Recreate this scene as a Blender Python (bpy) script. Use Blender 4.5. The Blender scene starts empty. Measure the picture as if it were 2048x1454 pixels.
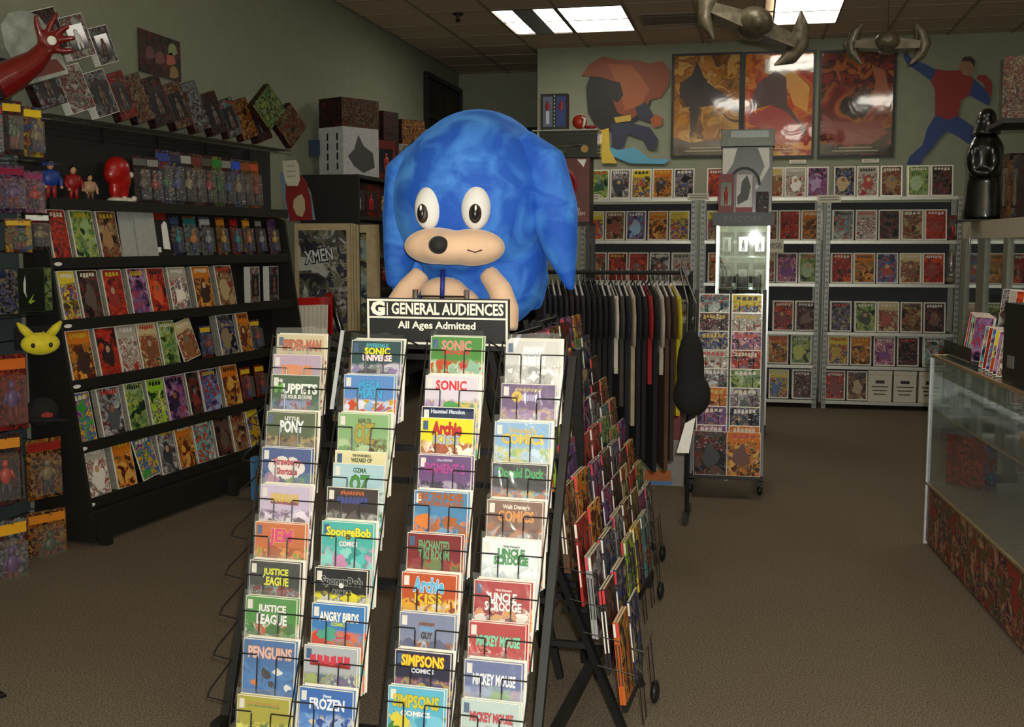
import bpy, math, random
from mathutils import Vector, Matrix
random.seed(7)
C = bpy.context.scene.collection
sc = bpy.context.scene
# ---------------------------------------------------------------- camera, world, flash, exposure
F = 2250.0; H = 1.55
yaw = math.atan(476 / F); pit = math.atan(242 / F)
fw = Vector((-math.sin(yaw) * math.cos(pit), math.cos(yaw) * math.cos(pit), -math.sin(pit)))
rt = Vector((math.cos(yaw), math.sin(yaw), 0)); up = rt.cross(fw)
EYE = Vector((0, 0, H))
cam_d = bpy.data.cameras.new('camera'); cam = bpy.data.objects.new('camera', cam_d); C.objects.link(cam)
cam_d.sensor_width = 36; cam_d.lens = 36 * F / 2048; cam_d.clip_start = .05; cam_d.clip_end = 60
cam.matrix_world = Matrix.Translation(EYE) @ Matrix((rt, up, -fw)).transposed().to_4x4()
sc.camera = cam
world = bpy.data.worlds.new('world'); sc.world = world; world.use_nodes = True
world.node_tree.nodes['Background'].inputs[0].default_value = (.9, .95, 1, 1)
world.node_tree.nodes['Background'].inputs[1].default_value = .05
fl_d = bpy.data.lights.new('camera_flash', 'POINT'); fl_d.energy = 470; fl_d.shadow_soft_size = .025; fl_d.color = (1, .97, .92)
fl = bpy.data.objects.new('camera_flash', fl_d); C.objects.link(fl)
fl.location = EYE + rt * .05 + up * .07 - fw * .02
PANEL_E = 7.5
sc.view_settings.view_transform = 'Standard'; sc.view_settings.look = 'None'
sc.view_settings.exposure = 0.0; sc.view_settings.gamma = 1; sc.view_settings.use_curve_mapping = False

def ray(px, py): return fw * F + rt * (px - 1024) - up * (py - 727)
def hitp(px, py, P, N):
    d = ray(px, py); return EYE + d * ((Vector(P) - EYE).dot(N) / d.dot(N))
def hY(px, py, Y): return hitp(px, py, (0, Y, 0), Vector((0, 1, 0)))
def hX(px, py, X): return hitp(px, py, (X, 0, 0), Vector((1, 0, 0)))
def hZ(px, py, Z): return hitp(px, py, (0, 0, Z), Vector((0, 0, 1)))
R = math.radians
def TR(loc, a=0, lean=0, roll=0):
    return Matrix.Translation(Vector(loc)) @ Matrix.Rotation(R(a), 4, 'Z') @ Matrix.Rotation(R(-lean), 4, 'X') @ Matrix.Rotation(R(roll), 4, 'Y')
ORD = ['first', 'second', 'third', 'fourth', 'fifth', 'sixth', 'seventh', 'eighth', 'ninth', 'tenth', 'eleventh', 'twelfth', 'thirteenth']

# ---------------------------------------------------------------- materials
def srgb(c):
    if isinstance(c, str):
        c = tuple(int(c[i:i + 2], 16) / 255 for i in (0, 2, 4))
    return tuple((x / 12.92 if x <= .04045 else ((x + .055) / 1.055) ** 2.4) for x in c) + (1,)
MC = {}
def newmat(name):
    m = bpy.data.materials.new(name); m.use_nodes = True
    nt = m.node_tree; return m, nt, nt.nodes['Principled BSDF'], nt.nodes.new, nt.links.new
def mat(name, col, rough=.5, metal=0, coat=0, var=.12, scale=30, bump=0, sheen=0, emit=0, spec=.5):
    if name in MC: return MC[name]
    m, nt, b, N, L = newmat(name)
    tc = N('ShaderNodeTexCoord'); n = N('ShaderNodeTexNoise'); n.inputs['Scale'].default_value = scale; n.inputs['Detail'].default_value = 3
    L(tc.outputs['Object'], n.inputs['Vector'])
    r = N('ShaderNodeValToRGB'); c = srgb(col)
    r.color_ramp.elements[0].color = tuple(x * (1 - var) for x in c[:3]) + (1,)
    r.color_ramp.elements[1].color = tuple(min(1, x * (1 + var)) for x in c[:3]) + (1,)
    r.color_ramp.elements[0].position = .3; r.color_ramp.elements[1].position = .7
    L(n.outputs['Fac'], r.inputs['Fac']); L(r.outputs['Color'], b.inputs['Base Color'])
    b.inputs['Roughness'].default_value = rough; b.inputs['Metallic'].default_value = metal
    b.inputs['Coat Weight'].default_value = coat; b.inputs['Coat Roughness'].default_value = .08
    b.inputs['Specular IOR Level'].default_value = spec
    if sheen:
        b.inputs['Sheen Weight'].default_value = sheen; b.inputs['Sheen Roughness'].default_value = .4
    if bump:
        bp = N('ShaderNodeBump'); bp.inputs['Strength'].default_value = bump; bp.inputs['Distance'].default_value = .01
        L(n.outputs['Fac'], bp.inputs['Height']); L(bp.outputs['Normal'], b.inputs['Normal'])
    if emit:
        b.inputs['Emission Color'].default_value = c; b.inputs['Emission Strength'].default_value = emit
    MC[name] = m; return m
def flat(hexc, rough=.45, coat=0): return mat('ink_' + hexc + str(rough) + str(coat), hexc, rough, coat=coat, var=.05)
def clear(name, tint=(1, 1, 1), gloss=.12, rough=.08, bump=.0, bscale=40, film=0.0, ior=1.45):
    if name in MC: return MC[name]
    m, nt, b, N, L = newmat(name); nt.nodes.remove(b)
    out = nt.nodes['Material Output']
    tr = N('ShaderNodeBsdfTransparent'); tr.inputs[0].default_value = tint + (1,)
    gl = N('ShaderNodeBsdfGlossy'); gl.inputs['Roughness'].default_value = rough; gl.inputs[0].default_value = (1, 1, 1, 1)
    fr = N('ShaderNodeFresnel'); ge = N('ShaderNodeNewGeometry')
    sg = N('ShaderNodeMath'); sg.operation = 'MULTIPLY_ADD'; sg.inputs[1].default_value = -2; sg.inputs[2].default_value = 1; L(ge.outputs['Backfacing'], sg.inputs[0])
    pw = N('ShaderNodeMath'); pw.operation = 'POWER'; pw.inputs[0].default_value = ior; L(sg.outputs[0], pw.inputs[1]); L(pw.outputs[0], fr.inputs['IOR'])
    ad = N('ShaderNodeMath'); ad.operation = 'ADD'; ad.use_clamp = True; ad.inputs[1].default_value = gloss
    L(fr.outputs[0], ad.inputs[0])
    mx = N('ShaderNodeMixShader'); L(ad.outputs[0], mx.inputs[0]); L(tr.outputs[0], mx.inputs[1]); L(gl.outputs[0], mx.inputs[2])
    tc = N('ShaderNodeTexCoord'); oi = N('ShaderNodeObjectInfo')
    va = N('ShaderNodeVectorMath'); va.operation = 'ADD'
    sc_ = N('ShaderNodeVectorMath'); sc_.operation = 'SCALE'; sc_.inputs[0].default_value = (17, 9, 23)
    L(oi.outputs['Random'], sc_.inputs['Scale']); L(tc.outputs['Object'], va.inputs[0]); L(sc_.outputs[0], va.inputs[1])
    n = N('ShaderNodeTexNoise'); n.inputs['Scale'].default_value = bscale; n.inputs['Detail'].default_value = 2; n.inputs['Distortion'].default_value = 1.5
    L(va.outputs[0], n.inputs['Vector'])
    bp = N('ShaderNodeBump'); bp.inputs['Strength'].default_value = bump; bp.inputs['Distance'].default_value = .02
    L(n.outputs['Fac'], bp.inputs['Height']); L(bp.outputs['Normal'], gl.inputs['Normal'])
    last = mx
    if film:
        df = N('ShaderNodeBsdfDiffuse'); df.inputs[0].default_value = (.9, .9, .9, 1)
        m2 = N('ShaderNodeMixShader'); m2.inputs[0].default_value = film
        L(mx.outputs[0], m2.inputs[1]); L(df.outputs[0], m2.inputs[2]); last = m2
    L(last.outputs[0], out.inputs['Surface'])
    MC[name] = m; return m
def art(name, cols, head=None, scale=1.0, coat=.6, bump=.25, headz=-.065, rough=.5, crough=.12, spec=.22):
    """printed cover: patches of the palette, colours only; a plain masthead field above headz"""
    if name in MC: return MC[name]
    m, nt, b, N, L = newmat(name)
    tc = N('ShaderNodeTexCoord'); oi = N('ShaderNodeObjectInfo')
    s = N('ShaderNodeVectorMath'); s.operation = 'SCALE'; s.inputs[0].default_value = (31, 17, 43)
    L(oi.outputs['Random'], s.inputs['Scale'])
    a = N('ShaderNodeVectorMath'); a.operation = 'ADD'; L(tc.outputs['Object'], a.inputs[0]); L(s.outputs[0], a.inputs[1])
    def ramp(src, cs, const=True):
        r = N('ShaderNodeValToRGB'); cr = r.color_ramp
        if const: cr.interpolation = 'CONSTANT'
        k = len(cs)
        lo, hi = .39, .61
        cr.elements[0].position = 0; cr.elements[0].color = srgb(cs[0])
        cr.elements[1].position = lo + (hi - lo) * 1 / k; cr.elements[1].color = srgb(cs[1])
        for i in range(2, k):
            e = cr.elements.new(lo + (hi - lo) * i / k); e.color = srgb(cs[i])
        L(src, r.inputs['Fac']); return r
    n1 = N('ShaderNodeTexNoise'); n1.inputs['Scale'].default_value = 12 * scale; n1.inputs['Detail'].default_value = 5; n1.inputs['Distortion'].default_value = .9
    L(a.outputs[0], n1.inputs['Vector'])
    r1 = ramp(n1.outputs['Fac'], cols, False)
    n2 = N('ShaderNodeTexNoise'); n2.inputs['Scale'].default_value = 30 * scale; n2.inputs['Detail'].default_value = 4; n2.inputs['Distortion'].default_value = 1.0
    L(a.outputs[0], n2.inputs['Vector'])
    r2 = ramp(n2.outputs['Fac'], [cols[0], cols[-2], cols[1], cols[-1], cols[2]], False)
    n3 = N('ShaderNodeTexNoise'); n3.inputs['Scale'].default_value = 9 * scale; n3.inputs['Detail'].default_value = 1; L(a.outputs[0], n3.inputs['Vector'])
    mx = N('ShaderNodeMix'); mx.data_type = 'RGBA'
    th = N('ShaderNodeMapRange'); th.inputs['From Min'].default_value = .44; th.inputs['From Max'].default_value = .56
    L(n3.outputs['Fac'], th.inputs['Value'])
    L(th.outputs[0], mx.inputs['Factor']); L(r1.outputs[0], mx.inputs['A']); L(r2.outputs[0], mx.inputs['B'])
    col = mx.outputs['Result']
    if head:
        sx = N('ShaderNodeSeparateXYZ'); L(tc.outputs['Object'], sx.inputs[0])
        ad = N('ShaderNodeMath'); ad.operation = 'MULTIPLY_ADD'; ad.inputs[1].default_value = .05
        L(n1.outputs['Fac'], ad.inputs[0]); L(sx.outputs[2], ad.inputs[2])
        g = N('ShaderNodeMapRange'); g.inputs['From Min'].default_value = headz + .02; g.inputs['From Max'].default_value = headz + .03
        L(ad.outputs[0], g.inputs['Value'])
        m2 = N('ShaderNodeMix'); m2.data_type = 'RGBA'; L(g.outputs[0], m2.inputs['Factor'])
        L(col, m2.inputs['A']); m2.inputs['B'].default_value = srgb(head); col = m2.outputs['Result']
    L(col, b.inputs['Base Color'])
    b.inputs['Roughness'].default_value = rough; b.inputs['Coat Weight'].default_value = coat; b.inputs['Coat Roughness'].default_value = crough
    b.inputs['Specular IOR Level'].default_value = spec
    if bump:
        nb = N('ShaderNodeTexNoise'); nb.inputs['Scale'].default_value = 22; nb.inputs['Distortion'].default_value = 1.5; L(a.outputs[0], nb.inputs['Vector'])
        bp = N('ShaderNodeBump'); bp.inputs['Strength'].default_value = bump; bp.inputs['Distance'].default_value = .02
        L(nb.outputs['Fac'], bp.inputs['Height']); L(bp.outputs['Normal'], b.inputs['Coat Normal'])
    MC[name] = m; return m

# ---------------------------------------------------------------- mesh helpers
class MB:
    def __init__(s): s.v = []; s.f = []
    def _add(s, vs, fs, M=None):
        o = len(s.v)
        s.v += [tuple(M @ Vector(v)) if M else tuple(v) for v in vs]; s.f += [tuple(i + o for i in f) for f in fs]; return s
    def box(s, x0, x1, y0, y1, z0, z1, M=None):
        vs = [(x, y, z) for x in (x0, x1) for y in (y0, y1) for z in (z0, z1)]
        return s._add(vs, [(0, 1, 3, 2), (4, 6, 7, 5), (0, 4, 5, 1), (2, 3, 7, 6), (0, 2, 6, 4), (1, 5, 7, 3)], M)
    def bar(s, a, b, w, d=None):
        a = Vector(a); b = Vector(b); d = d or w; ax = (b - a).normalized()
        u = ax.cross(Vector((0, 0, 1)));  u = u.normalized() if u.length > 1e-4 else Vector((1, 0, 0)); v = ax.cross(u)
        vs = [p + u * i * w / 2 + v * j * d / 2 for p in (a, b) for i, j in ((-1, -1), (1, -1), (1, 1), (-1, 1))]
        return s._add(vs, [(0, 3, 2, 1), (4, 5, 6, 7), (0, 1, 5, 4), (1, 2, 6, 5), (2, 3, 7, 6), (3, 0, 4, 7)])
    def prism(s, pts, y0, y1, M=None):
        n = len(pts); vs = [(x, y0, z) for x, z in pts] + [(x, y1, z) for x, z in pts]
        fs = [tuple(range(n)), tuple(range(2 * n - 1, n - 1, -1))] + [(i, i + n, (i + 1) % n + n, (i + 1) % n) for i in range(n)]
        return s._add(vs, fs, M)
    def tube(s, pts, r, n=6, cap=True, M=None):
        pts = [Vector(p) for p in pts]; rs = r if isinstance(r, (list, tuple)) else [r] * len(pts)
        vs = []; fs = []; u = None
        for i, p in enumerate(pts):
            t = (pts[min(i + 1, len(pts) - 1)] - pts[max(i - 1, 0)]).normalized()
            if u is None:
                u = t.cross(Vector((0, 0, 1)))
                if u.length < .05: u = t.cross(Vector((1, 0, 0)))
            u = (u - t * u.dot(t)).normalized(); w = t.cross(u)
            for k in range(n):
                a = 2 * math.pi * k / n; vs.append(p + (u * math.cos(a) + w * math.sin(a)) * rs[i])
        for i in range(len(pts) - 1):
            for k in range(n):
                fs.append((i * n + k, i * n + (k + 1) % n, (i + 1) * n + (k + 1) % n, (i + 1) * n + k))
        if cap: fs += [tuple(range(n - 1, -1, -1)), tuple(range((len(pts) - 1) * n, len(pts) * n))]
        return s._add(vs, fs, M)
    def ell(s, c, r, n=16, m=10, M=None):
        vs = [(c[0], c[1], c[2] + r[2])]; fs = []
        for i in range(1, m):
            t = math.pi * i / m
            for k in range(n):
                a = 2 * math.pi * k / n
                vs.append((c[0] + r[0] * math.sin(t) * math.cos(a), c[1] + r[1] * math.sin(t) * math.sin(a), c[2] + r[2] * math.cos(t)))
        vs.append((c[0], c[1], c[2] - r[2]))
        for k in range(n): fs.append((0, 1 + k, 1 + (k + 1) % n))
        for i in range(m - 2):
            for k in range(n):
                a = 1 + i * n + k; b = 1 + i * n + (k + 1) % n
                fs.append((a, a + n, b + n, b))
        e = len(vs) - 1
        for k in range(n): fs.append((e, e - n + (k + 1) % n, e - n + k))
        return s._add(vs, fs, M)
    def lathe(s, prof, n=16, M=None):
        vs = []; fs = []
        for r, z in prof:
            for k in range(n):
                a = 2 * math.pi * k / n; vs.append((r * math.cos(a), r * math.sin(a), z))
        for i in range(len(prof) - 1):
            for k in range(n):
                fs.append((i * n + k, i * n + (k + 1) % n, (i + 1) * n + (k + 1) % n, (i + 1) * n + k))
        fs += [tuple(range(n - 1, -1, -1)), tuple(range((len(prof) - 1) * n, len(prof) * n))]
        return s._add(vs, fs, M)
    def mesh(s, name, m, smooth=False):
        me = bpy.data.meshes.new(name); me.from_pydata(s.v, [], s.f); me.materials.append(m)
        if smooth:
            me.polygons.foreach_set('use_smooth', [True] * len(me.polygons))
        me.update(); return me
    def build(s, name, m, parent=None, M=None, smooth=False, **tags):
        return link(s.mesh(name, m, smooth), name, parent, M, **tags)
def link(me, name, parent=None, M=None, m=None, **tags):
    o = bpy.data.objects.new(name, me); C.objects.link(o)
    if parent: o.parent = parent
    if M is not None: o.matrix_basis = M
    if m is not None and me is not None:
        o.material_slots[0].link = 'OBJECT'; o.material_slots[0].material = m
    for k, v in tags.items(): o[k] = v
    return o
def thing(name, label, cat, M=None, group=None):
    o = bpy.data.objects.new(name, None); C.objects.link(o); o.empty_display_size = .05
    if M is not None: o.matrix_basis = M
    o['label'] = label; o['category'] = cat
    if group: o['group'] = group
    return o
def tags(o, label, cat, group=None):
    o['label'] = label; o['category'] = cat
    if group: o['group'] = group
    return o
TXT = {}
def textmesh(s, w, h, bold=.02, ext=.0008, shear=0, pad=0):
    key = (s, w, h, bold, ext, shear, pad)
    if key in TXT: return TXT[key]
    cu = bpy.data.curves.new('txt', 'FONT'); cu.body = s; cu.offset = 0; cu.resolution_u = 2; cu.shear = shear
    cu.align_x = 'CENTER'; cu.space_line = .8
    o = bpy.data.objects.new('txt', cu); C.objects.link(o)
    dg = bpy.context.evaluated_depsgraph_get(); dg.update()
    me0 = bpy.data.meshes.new_from_object(o.evaluated_get(dg))
    xs = [v.co.x for v in me0.vertices]; ys = [v.co.y for v in me0.vertices]
    bb = (min(xs), max(xs), min(ys), max(ys)); bpy.data.meshes.remove(me0)
    cu.offset = bold; cu.extrude = .5; dg.update()
    dg = bpy.context.evaluated_depsgraph_get()
    me = bpy.data.meshes.new_from_object(o.evaluated_get(dg))
    bpy.data.objects.remove(o); bpy.data.curves.remove(cu)
    cx = (bb[0] + bb[1]) / 2; cy = (bb[2] + bb[3]) / 2; sx = w / (bb[1] - bb[0]); sy = h / (bb[3] - bb[2])
    for v in me.vertices:
        v.co = Vector(((v.co.x - cx) * sx, -ext / 2 + -v.co.z * ext, (v.co.y - cy) * sy))
    me.name = 'title'
    me.materials.clear(); me.materials.append(flat('202020'))
    me.update(); TXT[key] = me; return me
def text(s, w, h, color, parent, loc, bold=.02, outline=None, name='title', roll=0, ext=.0008, rough=.45, emat=None, ob=.07):
    M = Matrix.Translation(Vector(loc)) @ Matrix.Rotation(R(roll), 4, 'Y')
    if outline:
        Mo = Matrix.Translation(Vector(loc)) @ Matrix.Rotation(R(roll), 4, 'Y')
        link(textmesh(s, w, h, bold + ob, ext), name, parent, Mo, flat(outline))
        M = Matrix.Translation(Vector((0, -ext * .9, 0))) @ M
    return link(textmesh(s, w, h, bold, ext), name, parent, M, flat(color, rough))
def remesh(me_or_mb, voxel, m, name, sub=False):
    me = me_or_mb.mesh(name, m)
    o = bpy.data.objects.new(name, me); C.objects.link(o)
    r = o.modifiers.new('r', 'REMESH'); r.mode = 'VOXEL'; r.voxel_size = voxel; r.use_smooth_shade = True
    s_ = o.modifiers.new('s', 'SMOOTH'); s_.factor = .5; s_.iterations = 8
    dg = bpy.context.evaluated_depsgraph_get(); dg.update()
    out = bpy.data.meshes.new_from_object(o.evaluated_get(dg)); bpy.data.objects.remove(o)
    out.name = name; out.materials.clear(); out.materials.append(m)
    out.polygons.foreach_set('use_smooth', [True] * len(out.polygons)); return out

# common materials
black = mat('black_metal', '151515', .4, var=.2); blackm = mat('black_laminate', '17150f', .55, var=.25, scale=60)
wire = mat('black_wire', '121214', .3, spec=.7); chrome = mat('chrome', 'c8c8c8', .15, metal=1); grey = mat('galvanised', '8b8b85', .45, metal=.6, var=.2)
board = mat('backing_board', 'e9e4d4', .5, coat=.4, var=.06, scale=90); paper = mat('white_paper', 'e8e6de', .6, var=.04)
edges = mat('page_edges', 'c9bb98', .6, var=.2, scale=300)
sleeve = clear('poly_sleeve', gloss=.02, rough=.16, bump=.5, bscale=9, film=.015)
sleeve2 = clear('crinkled_poly', gloss=.06, rough=.12, bump=.8, bscale=9, film=.06)
glass = clear('glass', tint=(.93, .97, .96), gloss=.03, rough=.02)
bubble = clear('clear_bubble', gloss=.08, rough=.1, bump=.3, bscale=30, film=.04)
COL = {
 'red': ['7a1410', 'b3261c', 'd8552a', '2a1a1c', '8f2a24'], 'orange': ['a3480f', 'd97a1c', '5d2a14', 'e2b25a', '2c1c18'],
 'blue': ['1f2f66', '3a5fa8', '8fb0cf', '16182e', 'a83a2c'], 'green': ['1e4a26', '4c7d3a', '9fb88a', '16241c', 'b8c24e'],
 'brown': ['4a3424', '7c5c3c', 'b09a70', '241a14', '8a3a24'], 'purple': ['3c2450', '6e4a86', 'a890b4', '1c1628', 'b04a6a'],
 'grey': ['4c4f54', '8c9094', 'c0c2c0', '24262a', '6a3030'], 'teal': ['1c5a62', '4aa0a6', 'b8d0c8', '14282c', 'c0502c'],
 'yellow': ['b89418', 'e6cf3a', 'c2451e', '34281a', '3c66a4'], 'dark': ['141416', '2a2624', '5a4a40', '0e0e12', '7a2a20'],
 'white': ['d8d4c8', 'bcb4a4', 'a23a2c', '4a4a50', 'efe9dc'], 'pink': ['a84668', 'd880a0', '7a3a86', '3a1c30', 'e8c0b8'],
 'tan': ['b09a6c', 'd8c494', '8a5a34', '3c2c20', 'a8402a'], 'rainbow': ['c83a1c', 'e0a81e', '3c9a3a', '6a3a8c', '2c66b0', 'e8e8d8'],
 'navy': ['161a34', '2a3460', '4a5a90', '0e0e1a', 'b8a070'], 'lime': ['4c8a1c', '9ccc2c', 'd8e070', '1c3414', '6a4a8a'],
}
DESC = {'red': 'red', 'orange': 'orange', 'blue': 'blue', 'green': 'green', 'brown': 'brown', 'purple': 'purple', 'grey': 'grey', 'teal': 'teal',
 'yellow': 'yellow', 'dark': 'dark', 'white': 'white', 'pink': 'pink', 'tan': 'tan', 'rainbow': 'many-coloured', 'navy': 'navy', 'lime': 'lime green'}
def dk(c, f):
    return '%02x%02x%02x' % tuple(int(int(c[i:i + 2], 16) * f) for i in (0, 2, 4))
def tone(cs, f): 
    out = []
    for c in cs:
        v = [int(c[i:i + 2], 16) for i in (0, 2, 4)]; g = sum(v) / 3
        out.append('%02x%02x%02x' % tuple(int(max(0, min(255, (x * 1.05 - g * .05) * f))) for x in v))
    return out
def cov(k): 
    T = tone(COL[k], .92)
    return art('cover_print_' + k, [T[0], T[3], T[1], T[4 if len(T) > 4 else 2], T[2]], T[1] if k in ('orange', 'white', 'tan', 'yellow', 'lime') else None, scale=1.3, bump=.3, coat=.2)
def small(k): return art('pack_print_' + k, tone(COL[k], .62), None, scale=1.8, bump=.3, coat=.12)

# ================================================================ ROOM
CE = 3.65; WL = -3.63; BW = 12.33; AL = 13.95; AX = -2.325; WR = 3.1; YB = -1.5
wallm = mat('sage_wall_paint', '90947f', .85, var=.05, scale=8, bump=.02)
tilem = mat('ceiling_tile', 'c0ae94', .95, var=.10, scale=160, bump=.25); gridm = mat('ceiling_grid', '8f8270', .6, var=.05)
def carpet():
    m, nt, b, N, L = newmat('carpet')
    tc = N('ShaderNodeTexCoord'); n = N('ShaderNodeTexNoise'); n.inputs['Scale'].default_value = 170; n.inputs['Detail'].default_value = 3
    n2 = N('ShaderNodeTexNoise'); n2.inputs['Scale'].default_value = 1.5; n2.inputs['Detail'].default_value = 4
    L(tc.outputs['Object'], n.inputs['Vector']); L(tc.outputs['Object'], n2.inputs['Vector'])
    r = N('ShaderNodeValToRGB'); r.color_ramp.elements[0].position = .32; r.color_ramp.elements[1].position = .68
    r.color_ramp.elements[0].color = srgb('433b31'); r.color_ramp.elements[1].color = srgb('8d806c')
    L(n.outputs['Fac'], r.inputs['Fac'])
    mx = N('ShaderNodeMix'); mx.data_type = 'RGBA'; mx.blend_type = 'MULTIPLY'; mx.inputs['Factor'].default_value = .5
    r2 = N('ShaderNodeValToRGB'); r2.color_ramp.elements[0].color = (.75, .75, .75, 1); r2.color_ramp.elements[1].color = (1, 1, 1, 1)
    L(n2.outputs['Fac'], r2.inputs['Fac']); L(r.outputs[0], mx.inputs['A']); L(r2.outputs[0], mx.inputs['B'])
    L(mx.outputs['Result'], b.inputs['Base Color']); b.inputs['Roughness'].default_value = 1; b.inputs['Specular IOR Level'].default_value = .1
    bp = N('ShaderNodeBump'); bp.inputs['Strength'].default_value = .6; bp.inputs['Distance'].default_value = .01
    L(n.outputs['Fac'], bp.inputs['Height']); L(bp.outputs['Normal'], b.inputs['Normal']); return m
S = dict(kind='structure')
MB().box(WL - .1, WR + .1, YB, AL + .1, -.1, 0).build('floor', carpet(), **S)
MB().box(WL - .1, WL, YB, AL, 0, CE + .06).build('wall_left', wallm, **S)
MB().box(AX, WR, BW, BW + .1, 0, CE + .06).build('wall_back', wallm, **S)
MB().box(AX, AX + .1, BW + .1, AL, 0, CE + .06).build('wall_alcove_right', wallm, **S)
MB().box(WL, AX + .1, AL, AL + .1, 0, CE + .06).build('wall_alcove_back', wallm, **S)
MB().box(WR, WR + .1, YB, BW, 0, CE + .06).build('wall_right', wallm, **S)
MB().box(WL, WR, YB - .1, YB, 0, CE + .06).build('wall_front', wallm, **S)
ceil = MB().box(WL - .1, WR + .1, YB, AL + .1, CE + .06, CE + .12).build('ceiling', tilem, **S)
GX = -1.765; G = .61; GY0 = 11.42
xs = [GX + G * i for i in range(-3, 9)]; ys = [GY0 + G * j for j in range(-6, 5)]
LCELL = {(-1, -1), (-1, -2), (0, -1), (0, -2), (3, -1), (3, -2)}
tile_me = MB().box(.012, G - .012, .012, G - .012, 0, .02).mesh('ceiling_tile', tilem)
for i in range(-4, 8):
    for j in range(-6, 5):
        x0 = GX + G * i; y0 = GY0 + G * j
        if (i, j) in LCELL or x0 + G > WR + .1 or y0 > AL or x0 < WL - .5: continue
        if x0 > AX and y0 + .2 > BW: continue
        if x0 < WL: continue
        link(tile_me, 'ceiling_tile', ceil, Matrix.Translation((x0, y0, CE - .004 + random.uniform(-.002, .002))))
g = MB()
for x in [GX + G * i for i in range(-4, 9)]: g.box(x - .012, x + .012, GY0 - 6 * G, AL, CE - .012, CE)
for y in [GY0 + G * j for j in range(-6, 5)]: g.box(WL, WR, y - .012, y + .012, CE - .0115, CE - .0005)
g.build('ceiling_grid', gridm, ceil)
MB().box(WL, WR, YB, GY0 - 6 * G, CE, CE + .02).build('ceiling_panel', tilem, ceil)
# ceiling lights
emis = mat('lit_diffuser', 'fff6e6', .5, var=0, emit=PANEL_E); dkf = mat('light_frame', '4a4238', .5)
louv = mat('louvre_grey', '9aa0a8', .4)
def panel_light(x0, y0, label, split=True, w=.57, l=1.2):
    t = thing('ceiling_light', label, 'ceiling light', Matrix.Translation((x0, y0, CE - .02)), 'fluorescent troffers in the ceiling')
    f = MB(); f.box(-.015, 0, -.015, l + .015, 0, .04); f.box(w, w + .015, -.015, l + .015, 0, .04); f.box(0, w, -.015, 0, 0, .04); f.box(0, w, l, l + .015, 0, .04)
    if split: f.box(0, w, l / 2 - .008, l / 2 + .008, 0, .03)
    f.build('light_frame', dkf, t)
    MB().box(0, w, 0, l / 2 - .008, .006, .02).build('diffuser', emis, t); MB().box(0, w, l / 2 + .008, l, .006, .02).build('diffuser', emis, t); return t
panel_light(GX + .02, GY0 - 1.215, 'bright two-pane ceiling light beside the louvred strip light')
panel_light(GX + 3 * G + .10, GY0 - 1.215, 'bright two-pane ceiling light above the middle framed poster')
t = thing('louvred_ceiling_light', 'ceiling light with two louvred bright strips and grey centre strip', 'ceiling light', Matrix.Translation((GX - G + .02, GY0 - 1.215, CE - .02)), 'fluorescent troffers in the ceiling')
f = MB(); f.box(-.015, 0, -.015, 1.215, 0, .04); f.box(.57, .585, -.015, 1.215, 0, .04); f.box(0, .57, -.015, 0, 0, .04); f.box(0, .57, 1.2, 1.215, 0, .04); f.build('light_frame', dkf, t)
for a in (0.01, .38):
    MB().box(a, a + .18, 0.01, 1.19, .012, .02).build('lit_strip', emis, t)
    for k in range(1, 7): MB().box(a, a + .18, k * .17, k * .17 + .006, .002, .012).build('louvre_blade', dkf if k > 90 else louv, t)
MB().box(.19, .38, .0, 1.2, .004, .02).build('centre_panel', louv, t)
# lights over the near part of the shop (out of the frame)
for i, (x, y) in enumerate([(-.6, 6.2), (1.5, 6.2), (.6, 1.6)]):
    panel_light(x, y, ['ceiling light above the middle racks', 'ceiling light above the glass counter', 'ceiling light nearest the entrance'][i])
# sprinkler, vent
p = hZ(916, 25, CE)
t = thing('sprinkler_head', 'small dark sprinkler head on the ceiling left of the lights', 'sprinkler', Matrix.Translation((p.x, p.y, CE - .012)))
MB().lathe([(.05, 0), (.05, -.008), (.02, -.01), (.016, -.05), (.028, -.06), (.012, -.075)]).build('sprinkler_body', black, t)
p = hZ(1340, 36, CE)
t = thing('ceiling_vent', 'square slatted air vent in the ceiling between the lights', 'vent', Matrix.Translation((p.x - .28, p.y - .28, CE - .016)))
f = MB(); f.box(0, .56, 0, .03, 0, .01); f.box(0, .56, .53, .56, 0, .01); f.box(0, .03, .03, .53, 0, .01); f.box(.53, .56, .03, .53, 0, .01); f.build('vent_frame', gridm, t)
for k in range(6): MB().box(.03, .53, .06 + k * .08, .10 + k * .08, .001, .008).build('slat', mat('vent_slat', '5a5044', .6), t)
MB().box(.03, .53, .03, .53, .009, .0115).build('vent_back', black, t)
# dark alcove mural and door frame
dkb = mat('dark_blue_mural', '10141f', .5, var=.6, scale=3); 
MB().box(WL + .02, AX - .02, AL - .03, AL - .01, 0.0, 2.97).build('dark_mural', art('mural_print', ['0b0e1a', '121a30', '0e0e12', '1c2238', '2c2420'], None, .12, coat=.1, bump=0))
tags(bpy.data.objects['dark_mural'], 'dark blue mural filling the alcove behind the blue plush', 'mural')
t = thing('framed_wall_panel', 'tall dark framed panel on the left wall at the alcove', 'panel', Matrix.Translation((WL + .01, 12.35, 0)))
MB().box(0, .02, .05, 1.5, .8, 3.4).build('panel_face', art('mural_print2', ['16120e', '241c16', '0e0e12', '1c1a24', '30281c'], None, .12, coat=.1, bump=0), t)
f = MB(); f.box(0, .05, 0, .05, .75, 3.45); f.box(0, .05, 1.5, 1.55, .75, 3.45); f.box(0, .05, .05, 1.5, 3.4, 3.45); f.box(0, .04, .05, 1.5, 2.95, 3.0); f.build('panel_frame', black, t)

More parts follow.
